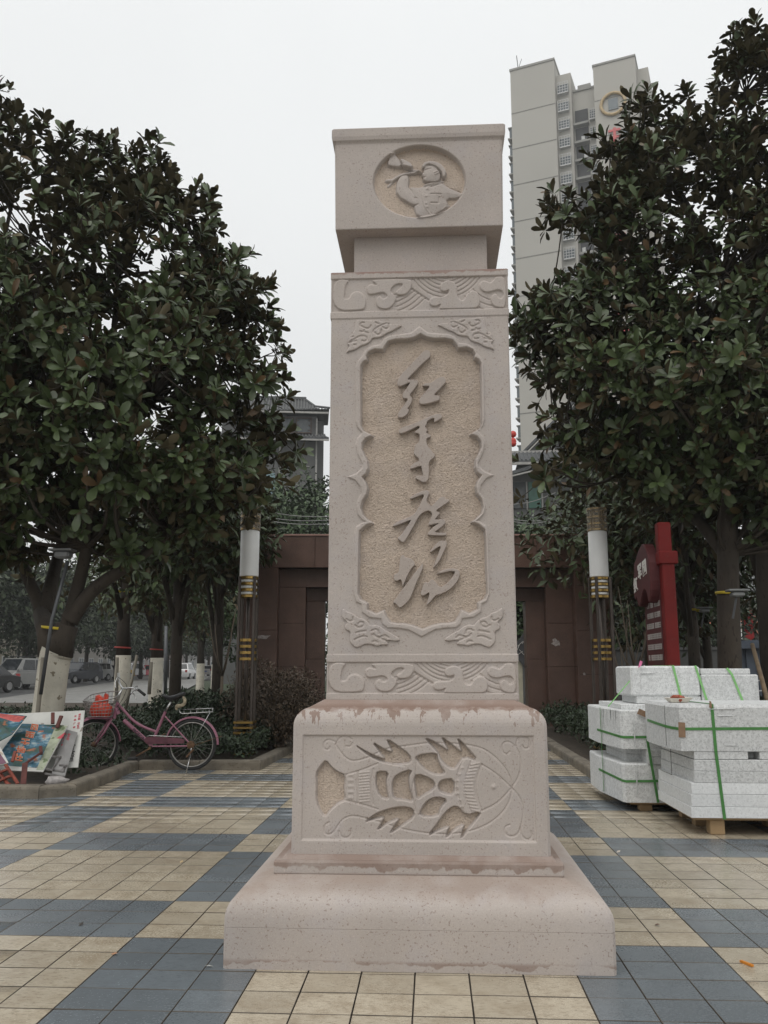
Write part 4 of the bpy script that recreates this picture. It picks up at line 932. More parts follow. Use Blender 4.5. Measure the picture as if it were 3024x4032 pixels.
# ------------------------------------------------------------------ granite blocks on pallets
def granite(name, col, amt):
    m, n, l, b = nodes(name); co = coord(n, l, True)
    oi = n.new('ShaderNodeObjectInfo').outputs['Random']
    c = mixc(n, l, rng(n, l, noise(n, l, co, 38, 4, .7), .40, .66, 0, amt), col, [v*.52 for v in col])
    c = mixc(n, l, rng(n, l, noise(n, l, co, 95, 3, .6), .52, .66, 0, amt*1.1), c, [v*.36 for v in col])
    c = mixc(n, l, rng(n, l, noise(n, l, co, 3, 4), .5, .75, 0, .3), c, [v*.8 for v in col])
    k = n.new('ShaderNodeVectorMath'); k.operation = 'SCALE'; l.new(c, k.inputs[0]); l.new(rng(n, l, oi, 0, 1, .9, 1.06), k.inputs['Scale'])
    l.new(k.outputs[0], b.inputs['Base Color']); b.inputs['Roughness'].default_value = .7; b.inputs['Specular IOR Level'].default_value = .3
    bumpn(n, l, b, noise(n, l, co, 160, 4, .7), .3, .004)
    return m
M_gr = granite('speckled_granite', (.70, .71, .705), .5); M_grw = granite('pale_sawn_granite', (.74, .755, .755), .25)
M_strap = mat('green_strap', (.06, .21, .05), .45, .15, 20); M_strapl = mat('light_green_strap', (.22, .50, .17), .5, .12, 20)
M_wood = mat('pallet_wood', (.32, .22, .12), .85, .25, 5, .4, 40, stretch=(.3, 1, 1)); M_card = mat('brown_cardboard', (.25, .16, .10), .9, .2, 12)
GG = 'granite blocks stacked on the pallets'
def block(label, poly, z0, z1, m, bev=.006, cuts=None):
    t = MB(); t.prism(poly, lambda a, b, d: (a, b, d), z0, z1, bev); o = t.build('granite_block', m)
    return tag(o, label, 'stone block', GG)
XR = 3.35
def slabs(z0, z1, x0, label, m=M_grw, y0=2.5, y1=3.4): return block(label, [(x0, y0), (XR, y0), (XR, y1), (x0, y1)], z0, z1, m, .004)
slabs(.118, .191, 1.844, 'lowest pale slab of the front granite stack, lying on the wooden pallet')
slabs(.1935, .274, 1.849, 'second pale slab from the bottom of the front granite stack')
slabs(.2765, .349, 1.855, 'third pale slab from the bottom of the front granite stack, under the speckled ones')
slabs(.3515, .428, 1.878, 'lower of the two thin speckled slabs in the front granite stack', M_gr)
slabs(.4305, .504, 1.882, 'upper of the two thin speckled slabs, right under the thick top block', M_gr)
M_seam = mat('damp_seam', (.16, .165, .155), .8, .3, 20)
# thick top block with a stepped underside, a slot and a chamfered left end
tb = tag(thing('granite_block', 'thick speckled block on top of the front granite stack with a square slot', 'stone block', (2.5, 2.95, .51), GG))
plan = [(1.80, 2.5), (XR, 2.5), (XR, 3.44), (1.785, 3.44), (1.77, 3.3), (1.765, 2.75), (1.778, 2.62)]
MB().prism(plan, lambda a, b, d: (a, b, d), .562, .88, .022).build('upper_body', M_gr, tb)
MB().box(1.888, 2.255, 2.504, 3.4, .507, .562, .003).build('step', M_gr, tb); MB().box(2.334, XR, 2.504, 3.4, .507, .562, .003).build('step', M_gr, tb); MB().box(2.255, 2.334, 2.62, 3.4, .508, .562).build('step', M_gr, tb)
for (x0, x1, z0, z1) in ((2.0, 2.19, .845, .852), (2.06, 2.17, .80, .804), (2.08, 2.13, .735, .74), (2.1, 2.19, .6, .604)): MB().box(x0, x1, 2.494, 2.503, z0, z1, .002).build('tool_mark', M_gr, tb)
MB().box(1.7625, 1.80, 2.747, 2.753, .58, .862).build('seam', M_seam, tb)
MB().bar((1.842, 2.95, .354), (1.842, 2.95, .55), .004, .004).bar((1.842, 3.3, .354), (1.842, 2.95, .354), .004, .004).build('seam', M_seam, tb)
def pallet(label, x0, x1, y0, y1, z):
    t = thing('wooden_pallet', label, 'pallet', ((x0+x1)/2, (y0+y1)/2, 0))
    for k in range(7): MB().box(x0, x1, y0+(y1-y0)*k/7+.01, y0+(y1-y0)*(k+1)/7-.01, z-.02, z-.001, .003).build('board', M_wood, t)
    for k in range(3):
        for q in range(3):
            x = x0+(x1-x0)*(.12+.38*k); y = y0+.02+(y1-y0-.12)*q/2; MB().box(x-.05, x+.05, y, y+.09, 0, z-.021, .004).build('foot', M_wood, t)
    return t
pallet('wooden pallet under the front granite stack', 1.87, 3.2, 2.53, 3.36, .117)
pallet('wooden pallet under the rear granite stack', 1.66, 2.7, 3.56, 4.6, .072)
pb = [(1.545, 4.72), (1.535, 4.2), (1.60, 3.56), (1.62, 3.52), (2.78, 3.5), (2.78, 4.72)]
def rear(z0, z1, label, notch):
    t = tag(thing('granite_block', label, 'stone block', (2.1, 4.1, z0), GG))
    MB().prism(pb, lambda a, b, d: (a, b, d), z0+(.0 if notch > 0 else .055), z1-(.055 if notch > 0 else 0), .012).build('main_body', M_gr, t)
    q = [(1.66, 4.5), (1.68, 3.74), (1.80, 3.72), (1.80, 3.505), (2.77, 3.505), (2.77, 4.68)]
    if notch > 0: MB().prism(q, lambda a, b, d: (a, b, d), z1-.0555, z1, .004).build('step', M_gr, t)
    else: MB().prism(q, lambda a, b, d: (a, b, d), z0, z0+.0555, .004).build('step', M_gr, t)
    MB().box(1.70, 1.708, 3.498, 3.506, z0+.07, z1-.07).build('tool_mark', M_gr, t)
    return t
rear(.073, .432, 'lower chamfered granite block of the rear left stack', 1)
rear(.4345, .80, 'upper chamfered granite block of the rear left stack, with dark water streaks', -1)
_rb = [o for o in bpy.data.objects if o.get('label', '').startswith('upper chamfered')][0]
for k, (y, z1, w) in enumerate(((4.0, .62, .012), (3.9, .66, .007), (3.8, .70, .02), (3.72, .64, .008), (3.66, .69, .014))):
    x = 1.535+(4.2-y)*.1016; MB().add([(x-.002, y, .792), (x-.002, y-w, .792), (x-.002, y-w*.7, z1), (x-.002, y-w*.4, z1)], [(0, 1, 2, 3)]).build('water_streak', M_seam, _rb, fix=False)
block('thin grey slab lying on the rear left stack, partly hidden', [(1.63, 4.6), (1.63, 3.62), (2.7, 3.6), (2.7, 4.6)], .8025, .838, M_gr, .003)
bl1 = tag(thing('granite_block', 'upper left granite block with two green straps, on the rear stack', 'stone block', (2.03, 4.0, .84), GG))
MB().box(1.755, 2.338, 3.78, 4.4, .90, 1.154, .016).build('main_body', M_gr, bl1); MB().box(1.80, 2.335, 3.79, 4.38, .8405, .9005, .004).build('step', M_gr, bl1)
MB().box(1.84, 1.96, 3.772, 3.781, 1.09, 1.096, .002).build('tool_mark', M_gr, bl1); MB().box(1.838, 1.843, 3.775, 3.782, .93, 1.09, .001).build('tool_mark', M_gr, bl1)
bl2 = tag(thing('granite_block', 'upper right granite block with one green strap, beside its twin on the rear stack', 'stone block', (2.57, 4.0, .84), GG))
MB().box(2.344, 2.82, 3.78, 4.4, .8405, 1.083, .01).build('main_body', M_gr, bl2); MB().box(2.346, 2.76, 3.79, 4.38, 1.0835, 1.132, .006).build('step', M_gr, bl2)
def strap(label, paths, m, w=.016):
    t = thing('packing_strap', label, 'strap', tuple(paths[0][0]), 'green straps round the granite')
    for p in paths:
        mb = MB()
        for a, b in zip(p[:-1], p[1:]): mb.tube([a, b], w/2, 6, flat=1)
        o = mb.build('band', m, t, smooth=True)
    return t
def band(label, segs, m, w=.019, th=.0025):
    """segs: list of (p0, p1, normal)"""
    t = thing('packing_strap', label, 'strap', tuple(segs[0][0]), 'green straps round the granite'); mb = MB()
    for a, b, n in segs:
        a, b, n = np.array(a, float), np.array(b, float), unit(np.array(n, float)); d = unit(b-a); s = np.cross(d, n)*w/2; e = n*th
        V = [a-s, a+s, b+s, b-s]; V = V+[v+e for v in V]
        mb.add(V, [(4, 5, 6, 7), (0, 3, 2, 1), (0, 1, 5, 4), (1, 2, 6, 5), (2, 3, 7, 6), (3, 0, 4, 7)])
    mb.build('band', m, t); return t
F_, L_, T_ = (0, -1, 0), (-1, 0, 0), (0, 0, 1)
band('green strap running level round the thick top block of the front stack', [((1.80, 2.499, .712), (3.3, 2.499, .726), F_), ((1.776, 2.62, .713), (1.80, 2.499, .712), (-.97, -.2, 0)), ((1.763, 2.75, .716), (1.776, 2.62, .713), (-.99, -.1, 0)), ((1.767, 3.3, .73), (1.763, 2.75, .716), L_)], M_strap)
band('green strap running upright down the front of the front stack', [((2.028, 2.498, .882), (2.035, 2.497, .56), F_), ((2.035, 2.497, .56), (2.065, 2.4965, .11), F_), ((2.02, 3.4, .883), (2.028, 2.498, .883), T_)], M_strap, .021)
band('upper green strap round the rear left stack', [((1.532, 4.2, .60), (1.60, 3.555, .585), (-1, -.1, 0)), ((1.60, 3.555, .585), (1.622, 3.515, .583), (-.8, -.6, 0)), ((1.622, 3.515, .583), (2.2, 3.494, .59), F_)], M_strap)
band('lower green strap round the rear left stack', [((1.532, 4.2, .26), (1.60, 3.555, .24), (-1, -.1, 0)), ((1.60, 3.555, .24), (1.622, 3.515, .238), (-.8, -.6, 0)), ((1.622, 3.515, .238), (2.2, 3.494, .25), F_)], M_strap)
band('dark upright strap on the end of the rear left stack', [((1.538, 4.05, .80), (1.54, 4.05, .09), L_)], M_strap, .014)
band('dark green strap hanging between the two granite stacks', [((1.80, 3.49, .57), (1.86, 3.485, .08), F_)], M_strap, .02)
band('light green strap, left one on the upper left granite block', [((2.115, 3.776, 1.156), (2.175, 3.774, .845), F_), ((2.08, 4.3, 1.158), (2.115, 3.776, 1.158), T_)], M_strapl, .018)
band('light green strap along the joint between the two upper granite blocks', [((2.30, 3.776, 1.157), (2.335, 3.776, 1.03), F_), ((2.335, 3.776, 1.03), (2.385, 3.774, .845), F_)], M_strapl, .018)
band('light green strap on the upper right granite block', [((2.565, 3.785, 1.136), (2.60, 3.776, 1.085), F_), ((2.60, 3.776, 1.085), (2.68, 3.774, .845), F_)], M_strapl, .018)
band('loose thin green strap slanting down from the upper left granite block', [((1.752, 3.80, 1.03), (1.56, 3.80, .815), (-.2, -1, 0))], M_strapl, .009)
for lab, c, s, m in (('folded brown cardboard guard under the level green strap', [(1.787, 2.498, .655), (1.833, 2.494, .655), (1.835, 2.494, .755), (1.79, 2.498, .76)], .003, M_card), ('scrap of cardboard at the top of the upright green strap', [(2.008, 2.493, .86), (2.028, 2.493, .855), (2.024, 2.493, .90), (2.012, 2.493, .905)], .003, M_card), ('cardboard guard on the corner of the rear left stack', [(1.73, 3.497, .77), (1.80, 3.494, .74), (1.8, 3.494, .79), (1.75, 3.497, .81)], .003, M_card)):
    mb = MB(); c = np.array(c); mb.add(list(c)+list(c+[0, -.004, 0]), [(0, 1, 2, 3), (7, 6, 5, 4), (0, 4, 5, 1), (1, 5, 6, 2), (2, 6, 7, 3), (3, 7, 4, 0)]); tag(mb.build('cardboard_scrap', m), lab, 'cardboard')
fo = thing('takeaway_tray', 'open white foam tray of red leftovers lying on the front granite stack', 'food tray', (1.89, 2.85, .882))
MB().add([(1.835, 2.80, .883), (1.945, 2.80, .883), (1.945, 2.91, .883), (1.835, 2.91, .883), (1.81, 2.775, .915), (1.985, 2.775, .918), (1.985, 2.935, .918), (1.81, 2.935, .915)], [(3, 2, 1, 0), (0, 1, 5, 4), (1, 2, 6, 5), (2, 3, 7, 6), (3, 0, 4, 7)]).build('tray', mat('white_foam', (.66, .62, .54), .6), fo, fix=False)
mb = MB(); r = random.Random(3)
for k in range(16): c = (r.uniform(1.83, 1.93), r.uniform(2.79, 2.91), r.uniform(.905, .925)); q = r.uniform(.012, .022); mb.lathe([(0, -q), (q*.8, -q*.5), (q, 0), (q*.7, q*.6), (0, q*.8)], c, 6, cap=False)
tag(mb.build('leftovers', mat('red_leftovers', (.33, .07, .03), .4, .35, 40), fo, smooth=True), kind='stuff')
pp_ = thing('pink_paper', 'crumpled pink and white paper on the corner of the upper left granite block', 'paper', (1.84, 3.78, 1.155))
MB().add([(1.82, 3.772, 1.135), (1.85, 3.770, 1.16), (1.862, 3.772, 1.19), (1.842, 3.78, 1.20), (1.83, 3.775, 1.165)], [(0, 1, 2, 3, 4)]).build('pink_half', mat('pink_paper', (.6, .16, .32), .8, .3, 40), pp_, fix=False)
MB().add([(1.83, 3.767, 1.125), (1.87, 3.764, 1.15), (1.878, 3.767, 1.163), (1.845, 3.77, 1.14)], [(0, 1, 2, 3)]).build('white_half', mat('white_scrap', (.6, .6, .58), .8), pp_, fix=False)
# ------------------------------------------------------------------ the pink bicycle
BY = 6.12
def bq(x, y, dy=0.0): return at((350+x*.33153)/DSP, (2600+y*.33153)/DSP, BY+dy)
M_pink = mat('faded_pink_paint', (.29, .12, .168), .38, .15, 8, .05, 60, speck=[(30, .68, (.2, .1, .1))], rvar=.1)
M_chrome = mat('dull_chrome', (.55, .55, .54), .28, .2, 12, metal=1, rvar=.12)
M_rub = mat('black_rubber', (.022, .022, .022), .8, .3, 20); M_blk = mat('black_vinyl', (.025, .025, .027), .35, .3, 6, .1, 60)
M_rust = mat('rusty_steel', (.14, .08, .045), .8, .4, 20, .3, 60, metal=.3); M_rim = mat('grey_alloy_rim', (.30, .29, .27), .4, .2, 10, metal=.8)
hub = bq(1222, 1000); RW = np.linalg.norm(bq(1222, 1000)-bq(1222, 1308)); fh_ = bq(60, 1000)
bike = thing('bicycle', 'pink step-through bicycle with a wire basket parked against the kerb', 'bicycle', (hub[0]-.5, BY, 0))
bike_parts = []
def wheel(c, yaw):
    Mx = Matrix.Translation(Vector(c)) @ Matrix.Rotation(yaw, 4, 'Z')
    def fin(mb): mb.v = [tuple(Mx @ Vector(p)) for p in mb.v]; return mb
    w = fin(MB().torus((0, 0, 0), RW-.017, .017, 44, 8)).build('tyre', M_rub, bike, smooth=True)
    fin(MB().torus((0, 0, 0), RW-.04, .008, 44, 6, ry=.013)).build('rim', M_rim, w, smooth=True)
    fin(MB().lathe([(.012, -.05), (.028, -.03), (.03, -.024), (.016, -.02), (.016, .02), (.03, .024), (.028, .03), (.012, .05)], n=12, axis='y')).build('hub', M_rust, w, smooth=True)
    sp = MB()
    for k in range(28):
        a = 2*math.pi*k/28; b = a+(.35 if k % 2 else -.35); y = .024 if k % 4 < 2 else -.024
        sp.tube([(.025*math.cos(b), y, .025*math.sin(b)), ((RW-.045)*math.cos(a), 0, (RW-.045)*math.sin(a))], .0011, 3, cap=False)
    fin(sp).build('spokes', M_rim, w, fix=False)
    return Mx
wheel(hub, 0); FW = wheel(fh_, R(38))
T = lambda pts, rad, n=10: MB().tube(pts, rad, n)
fr = MB(); fr.tube(smooth_pts([bq(330, 505), bq(430, 610), bq(520, 715), bq(640, 790), bq(800, 850)]), .0155, 10)
fr.tube([bq(415, 712), bq(735, 1000)], .0235, 12); fr.tube([bq(908, 612), bq(742, 1000)], .0165, 10)
for s in (-1, 1): fr.tube([bq(905, 665, s*.02), bq(1195, 985, s*.055)], .0085, 8); fr.tube([bq(750, 1022, s*.03), bq(1200, 1018, s*.055)], .0095, 8)
fr.tube([bq(318, 560), bq(352, 640)], .026, 12); fr.tube([bq(340, 500), bq(300, 690)], .02, 10)
fr.tube([bq(735, 990, -.035), bq(735, 990, .035)], .027, 12)
fr.build('frame', M_pink, bike, smooth=True, auto=50)
fk = MB()
for s in (-1, 1):
    ax = np.array(FW.to_3x3() @ Vector((0, s*.05, 0))); top = bq(262, 690)
    fk.tube([top+ax*.6, (top+fh_)/2+ax+np.array([.01, 0, 0]), fh_+ax], [.013, .012, .009], 8)
fk.build('fork', M_pink, bike, smooth=True)
def fender(c, r, a0, a1, yaw, name):
    Mx = Matrix.Translation(Vector(c)) @ Matrix.Rotation(yaw, 4, 'Z'); V = []; F = []; n = 26; prof = [(-.027, -.012), (-.02, .003), (0, .008), (.02, .003), (.027, -.012)]
    for i in range(n+1):
        a = a0+(a1-a0)*i/n
        for y, d in prof: V.append(tuple(Mx @ Vector(((r+d)*math.cos(a), y, (r+d)*math.sin(a)))))
    for i in range(n):
        for j in range(4): F.append((i*5+j, i*5+j+1, i*5+6+j, i*5+5+j))
    o = MB().add(V, F).build(name, M_pink, bike, smooth=True, fix=False); return o
fender(hub, RW+.02, R(0), R(182), 0, 'rear_mudguard'); fender(fh_, RW+.018, R(5), R(118), R(38), 'front_mudguard')
cg = [(690,915),(720,900),(1120,922),(1150,940),(1150,975),(1130,985),(760,990),(700,985),(672,955)]
MB().prism(smooth_line([bq(*p)[[0, 2]] for p in cg], 1, True), lambda a, b, d: (a, BY+d, b), -.052, -.045, .002).build('chain_guard', mat('shaded_pink_guard', (.11, .035, .05), .5, .3, 8), bike)  # the guard's pink is darkened in the colour to stand for shadow on it
T([bq(690, 905, -.054), bq(720, 893, -.054), bq(1120, 912, -.054)], .005).build('guard_trim', M_chrome, bike, smooth=True)
cr = MB(); cr.tube([bq(735, 1042, -.05), bq(560, 1138, -.06)], [.011, .009], 8); cr.tube([bq(735, 960, .05), bq(910, 870, .06)], .008, 8)
cr.lathe([(.006, -.058), (.018, -.058), (.018, -.04), (.006, -.04)], bq(735, 1040, 0), 12, 'y'); cr.build('crank', M_rust, bike, smooth=True)
q = bq(535, 1165, -.01); MB().box(q[0]-.045, q[0]+.045, q[1]-.09, q[1], q[2]-.013, q[2]+.013, .005).build('pedal', M_rub, bike)
# cotton reel of the rear hub, chain and stand
MB().tube([bq(1205, 1130, -.06), bq(1152, 1345, -.13)], .006, 6).tube([bq(1222, 1005, -.055), bq(1205, 1130, -.06)], .008, 6).build('kickstand', M_chrome, bike, smooth=True)
MB().lathe([(.01, -.07), (.035, -.065), (.045, -.055), (.045, -.05)], hub, 14, 'y').tube([bq(1250, 1010, -.065), bq(1580, 900, -.05)], .003, 5).tube([bq(1240, 1060, -.06), bq(1160, 1150, -.065)], .012, 6).build('hub_cover', M_rust, bike, smooth=True, auto=40)
MB().tube([bq(908, 612), bq(975, 490)], .012, 8).build('seat_post', M_chrome, bike, smooth=True)
sd_ = MB(); V = []; F = []
st = [(862, 412, .012, .012), (900, 425, .022, .03), (960, 440, .03, .05), (1030, 430, .075, .06), (1090, 405, .1, .06), (1125, 392, .085, .05), (1138, 390, .02, .02)]
for x, y, hw, th in st:
    c = bq(x, y)
    for k in range(10):
        a = 2*math.pi*k/10; V.append((c[0], c[1]+hw*math.cos(a), c[2]+th*(math.sin(a)*(.35 if math.sin(a) > 0 else .75))))
for i in range(len(st)-1):
    for k in range(10): F.append((i*10+k, i*10+(k+1) % 10, i*10+10+(k+1) % 10, i*10+10+k))
F += [tuple(range(9, -1, -1)), tuple(range((len(st)-1)*10, len(st)*10))]
sd_.add(V, F).build('saddle', M_blk, bike, smooth=True)
rg = MB(); r = random.Random(9)
rg.tube(smooth_pts([bq(1115, 430, -.03), bq(1142, 470, -.05), bq(1135, 520, -.05), bq(1080, 545, -.03), bq(1045, 540, .0), bq(1040, 590, .0)]), [.008, .02, .018, .024, .022, .01], 8); rg.build('rag', mat('grubby_cream_rag', (.34, .29, .2), .9, .3, 25, .4), bike, smooth=True)
rk = MB()
for s in (-1, 1): rk.tube([bq(1075, 590, s*.05), bq(1085, 622, s*.055), bq(1110, 634, s*.06), bq(1470, 612, s*.06), bq(1472, 570, s*.06)], .0055, 6)
rk.tube([bq(1472, 570, -.06), bq(1472, 570, .06)], .0055, 6)
for k in range(5): x = 1130+k*75; rk.tube([bq(x, 632-k*4.5, -.06), bq(x, 600-k*4, .06)], .004, 5)
rk.tube([bq(1120, 585, .06), bq(1472, 570, .06)], .005, 6)
for s in (-1, 1): rk.tube([bq(1440, 615, s*.06), bq(1222, 1000, s*.06)], .0035, 5)
rk.build('rear_rack', M_chrome, bike, smooth=True)
hb = MB(); hb.tube([bq(322, 540), bq(345, 430), bq(398, 330)], .012, 8)
hb.tube(smooth_pts([bq(355, 170, .24), bq(350, 250, .22), bq(400, 330, .1), bq(440, 335, 0), bq(500, 325, -.14), bq(580, 345, -.24), bq(660, 408, -.30)], 2), .0105, 8); hb.build('handlebar', M_chrome, bike, smooth=True)
MB().tube([bq(352, 150, .245), bq(362, 270, .22)], .016, 8).build('grip', mat('white_grip', (.5, .5, .48), .5), bike, smooth=True)
MB().tube([bq(590, 352, -.245), bq(664, 412, -.302)], .016, 8).build('grip', M_rub, bike, smooth=True)
MB().tube(smooth_pts([bq(498, 385, -.12), bq(540, 400, -.17), bq(560, 460, -.2)]), .006, 6).tube(smooth_pts([bq(340, 200, .23), bq(310, 260, .2), bq(320, 330, .18)]), .006, 6).build('brake_lever', M_chrome, bike, smooth=True)
MB().tube(smooth_pts([bq(345, 200, .2), bq(400, 235, .1), bq(465, 310, .0), bq(400, 470, -.03), bq(330, 560, -.03)]), .003, 5).tube(smooth_pts([bq(520, 330, -.16), bq(600, 290, -.1), bq(480, 420, -.03), bq(340, 600, -.03)]), .003, 5).build('brake_cable', M_rub, bike, smooth=True)
q = bq(556, 345, -.2); MB().box(q[0]-.02, q[0]+.02, q[1]-.02, q[1]+.02, q[2]-.02, q[2]+.02, .008).build('bell', M_chrome, bike)
# basket: a tapering wire tub
M_wire = mat('grey_wire', (.33, .31, .30), .4, .15, 10, metal=.7)
c0 = bq(160, 430); c1 = bq(150, 665)
def rim_pt(a, t):
    hx, hy = .205-.06*t, .15-.04*t; ca, sa = math.cos(a), math.sin(a); q = (abs(ca)**5+abs(sa)**5)**(-.2)
    z = c0[2]*(1-t)+c1[2]*t+(.05*sa+.02*ca)*(1-t); return np.array([c0[0]*(1-t)+c1[0]*t+hx*q*ca*.92, BY+hy*q*sa, z])
bk = MB()
for t, rr in ((0, .007), (.2, .0035), (.4, .0035), (.6, .0035), (.8, .0035), (1, .005)): bk.tube([rim_pt(2*math.pi*k/32, t) for k in range(33)], rr, 5, cap=False)
for k in range(30): a = 2*math.pi*k/30; bk.tube([rim_pt(a, 0), rim_pt(a, 1)], .003, 4, cap=False)
for k in range(-3, 4): bk.tube([c1+[-.13, k*.03, 0], c1+[.13, k*.03, 0]], .0022, 4, cap=False)
bk.build('basket', M_wire, bike, smooth=True, fix=False)
q = c1+np.array([0, 0, -.02]); MB().box(q[0]-.16, q[0]+.1, q[1]-.07, q[1]+.07, q[2]-.008, q[2]+.008, .004).build('basket_bracket', M_pink, bike)
d = unit(bq(735, 1000)-bq(415, 712)); n_ = np.array([-d[2], 0, d[0]]); mid = bq(600, 882)
put_text('lettering', 'PIGEON', .052, mid+np.array([0, -.0255, 0]), d, n_, mat('dark_lettering', (.05, .03, .04), .6), bike, .001, .001)
# red plastic bag in the basket
V = []; F = []; r = random.Random(4); cb = bq(150, 590)+np.array([0, 0, .02])
for i in range(15):
    t = i/14; z = cb[2]-.10+.23*t; rr = .105*math.sin(min(1, t*1.1+.25)*math.pi*.86)**.6 if t < .93 else .03
    for k in range(18):
        a = 2*math.pi*k/18; q = rr*(1+.13*math.sin(a*5+i*.35)+.06*math.sin(a*9-i*.5)+.06*math.sin(a*2+i*.2)); V.append((cb[0]+q*1.12*math.cos(a), BY+q*.85*math.sin(a), z+.012*math.sin(a*3+i*.4)+(0.03*math.sin(2*a+.5) if t > .8 else 0)))
for i in range(14):
    for k in range(18): F.append((i*18+k, i*18+(k+1) % 18, i*18+18+(k+1) % 18, i*18+18+k))
F += [tuple(range(17, -1, -1)), tuple(range(14*18, 15*18))]
tag(MB().add(V, F).build('plastic_bag', mat('red_plastic', (.62, .055, .022), .3, .2, 14, .2, 30), smooth=True), 'crumpled red plastic bag sitting in the bicycle basket', 'bag')
# ------------------------------------------------------------------ pile of discarded boards under the tree
def zq(x, y, Y): return at((x*.25316)/DSP, (2750+y*.25316)/DSP, Y)
def quad_slab(name, pts, th, m, label=None, cat=None, parent=None, group=None):
    P = [np.array(p) for p in pts]; n = unit(np.cross(P[1]-P[0], P[3]-P[0])); n = -n if n[1] > 0 else n      # towards the viewer
    Q = [p-n*th for p in P]; mb = MB(); mb.add(P+Q, [(0, 1, 2, 3), (7, 6, 5, 4), (0, 4, 5, 1), (1, 5, 6, 2), (2, 6, 7, 3), (3, 7, 4, 0)])
    o = mb.build(name, m, parent)
    if label: tag(o, label, cat, group)
    return o, P, n
def on(P, u, v): return (P[0]*(1-u)+P[1]*u)*(1-v)+(P[3]*(1-u)+P[2]*u)*v
M_board = mat('dirty_white_board', (.50, .50, .47), .6, .16, 4, .05, 40, speck=[(9, .68, (.25, .23, .2))]); M_rtext = mat('faded_red_print', (.45, .06, .08), .6); M_btext = mat('grey_print', (.12, .12, .12), .6)
GB = 'discarded boards under the magnolia'
bt = thing('sign_board', 'big white board with faded red print standing at the back of the pile', 'board', tuple(zq(900, 1070, 4.75)*[1, 1, 0]+[0, 0, .06]), GB)
_, P, n = quad_slab('panel', [zq(-250, 258, 5.25), zq(1318, 186, 5.25), zq(1212, 1072, 4.82), zq(-300, 1120, 4.82)], .012, M_board, parent=bt)
def side_text(P, n, u, v0, v1, chars, size, m, parent, push=.003):
    for k, ch in enumerate(chars):
        p = on(P, u, v0+(v1-v0)*(k+.5)/len(chars))+n*push; dn = unit(on(P, u, v1)-on(P, u, v0)); rt = unit(np.cross(dn, n))
        if ch.strip(): put_text('lettering', ch, size, p, rt*(1 if rt[0] > 0 else -1), -dn, m, parent, .0006, .0008)
side_text(P, n, .955, .06, .34, '讲文明 树新风', .026, M_rtext, bt); side_text(P, n, .915, .07, .34, '公益广告', .024, M_rtext, bt)
r = random.Random(8)
for (u, v0, v1, k) in ((.935, .62, .93, 8), (.905, .75, .93, 5)):
    mb = MB()
    for q in range(k):
        p = on(P, u, v0+(v1-v0)*q/k)+n*.002
        for _ in range(5): a = p+np.array([r.uniform(-.012, .012), -.001, r.uniform(-.012, .012)]); mb.box(a[0]-.008, a[0]+.008, a[1]-.001, a[1]+.001, a[2]-.002, a[2]+.002); mb.box(a[0]-.002, a[0]+.002, a[1]-.0012, a[1]+.0008, a[2]-.009, a[2]+.009)
    tag(mb.build('small_print', M_btext, bt, fix=False), kind='stuff')
M_gboard = mat('grey_weathered_board', (.24, .235, .23), .6, .25, 5)
b2 = thing('sign_board', 'grey weathered board with red print leaning in front of the big white board', 'board', tuple(zq(960, 1100, 4.66)*[1, 1, 0]+[0, 0, .06]), GB)
_, P, n = quad_slab('panel', [zq(1000, 470, 5.02), zq(1205, 528, 5.04), zq(1010, 1215, 4.66), zq(800, 1180, 4.66)], .01, M_gboard, parent=b2)
side_text(P, n, .45, .08, .45, '讲文明 树新风', .028, M_rtext, b2); side_text(P, n, .2, .08, .4, '公益广告', .026, M_rtext, b2)
def paint_mat():
    m, n, l, b = nodes('river_painting_print'); co = coord(n, l, True, (1, 1, 2.2)); k = noise(n, l, co, 5, 6, .65)
    x = n.new('ShaderNodeValToRGB'); e = x.color_ramp; l.new(k, x.inputs[0])
    cols = [(.30, (.03, .05, .045)), (.42, (.035, .09, .075)), (.5, (.03, .10, .15)), (.56, (.09, .2, .27)), (.63, (.36, .42, .42)), (.70, (.12, .16, .09)), (.8, (.3, .28, .2))]
    e.elements[0].position, e.elements[0].color = cols[0][0], c4(cols[0][1]); e.elements[1].position, e.elements[1].color = cols[-1][0], c4(cols[-1][1])
    for p, c in cols[1:-1]: q = e.elements.new(p); q.color = c4(c)
    f = rng(n, l, noise(n, l, co, 9, 4), .62, .68); l.new(mixc(n, l, f, x.outputs[0], (.33, .12, .06)), b.inputs['Base Color']); b.inputs['Roughness'].default_value = .45
    return m
M_paint = paint_mat(); M_paint2 = mat('faded_green_print', (.30, .33, .24), .5, .35, 8, speck=[(14, .6, (.12, .16, .08))])
b3 = thing('poster_board', 'torn painted landscape board with orange characters, tilted on the pile', 'board', tuple(zq(600, 1130, 4.5)*[1, 1, 0]+[0, 0, .08]), GB)
_, P, n = quad_slab('panel', [zq(345, 392, 4.98), zq(1062, 416, 4.98), zq(668, 1140, 4.52), zq(-190, 1105, 4.52)], .012, M_board, parent=b3)
quad_slab('painting', [on(P, .0, .004)+n*.0035, on(P, .74, .01)+n*.0035, on(P, .86, .93)+n*.0035, on(P, .0, .9)+n*.0035], .002, M_paint, parent=b3)
quad_slab('faded_border', [on(P, .745, .01)+n*.003, on(P, .99, .02)+n*.003, on(P, .99, .97)+n*.003, on(P, .865, .97)+n*.003], .0015, M_paint2, parent=b3)
M_or = mat('orange_lettering', (.62, .14, .06), .5); M_orw = mat('white_outline', (.62, .52, .42), .5)
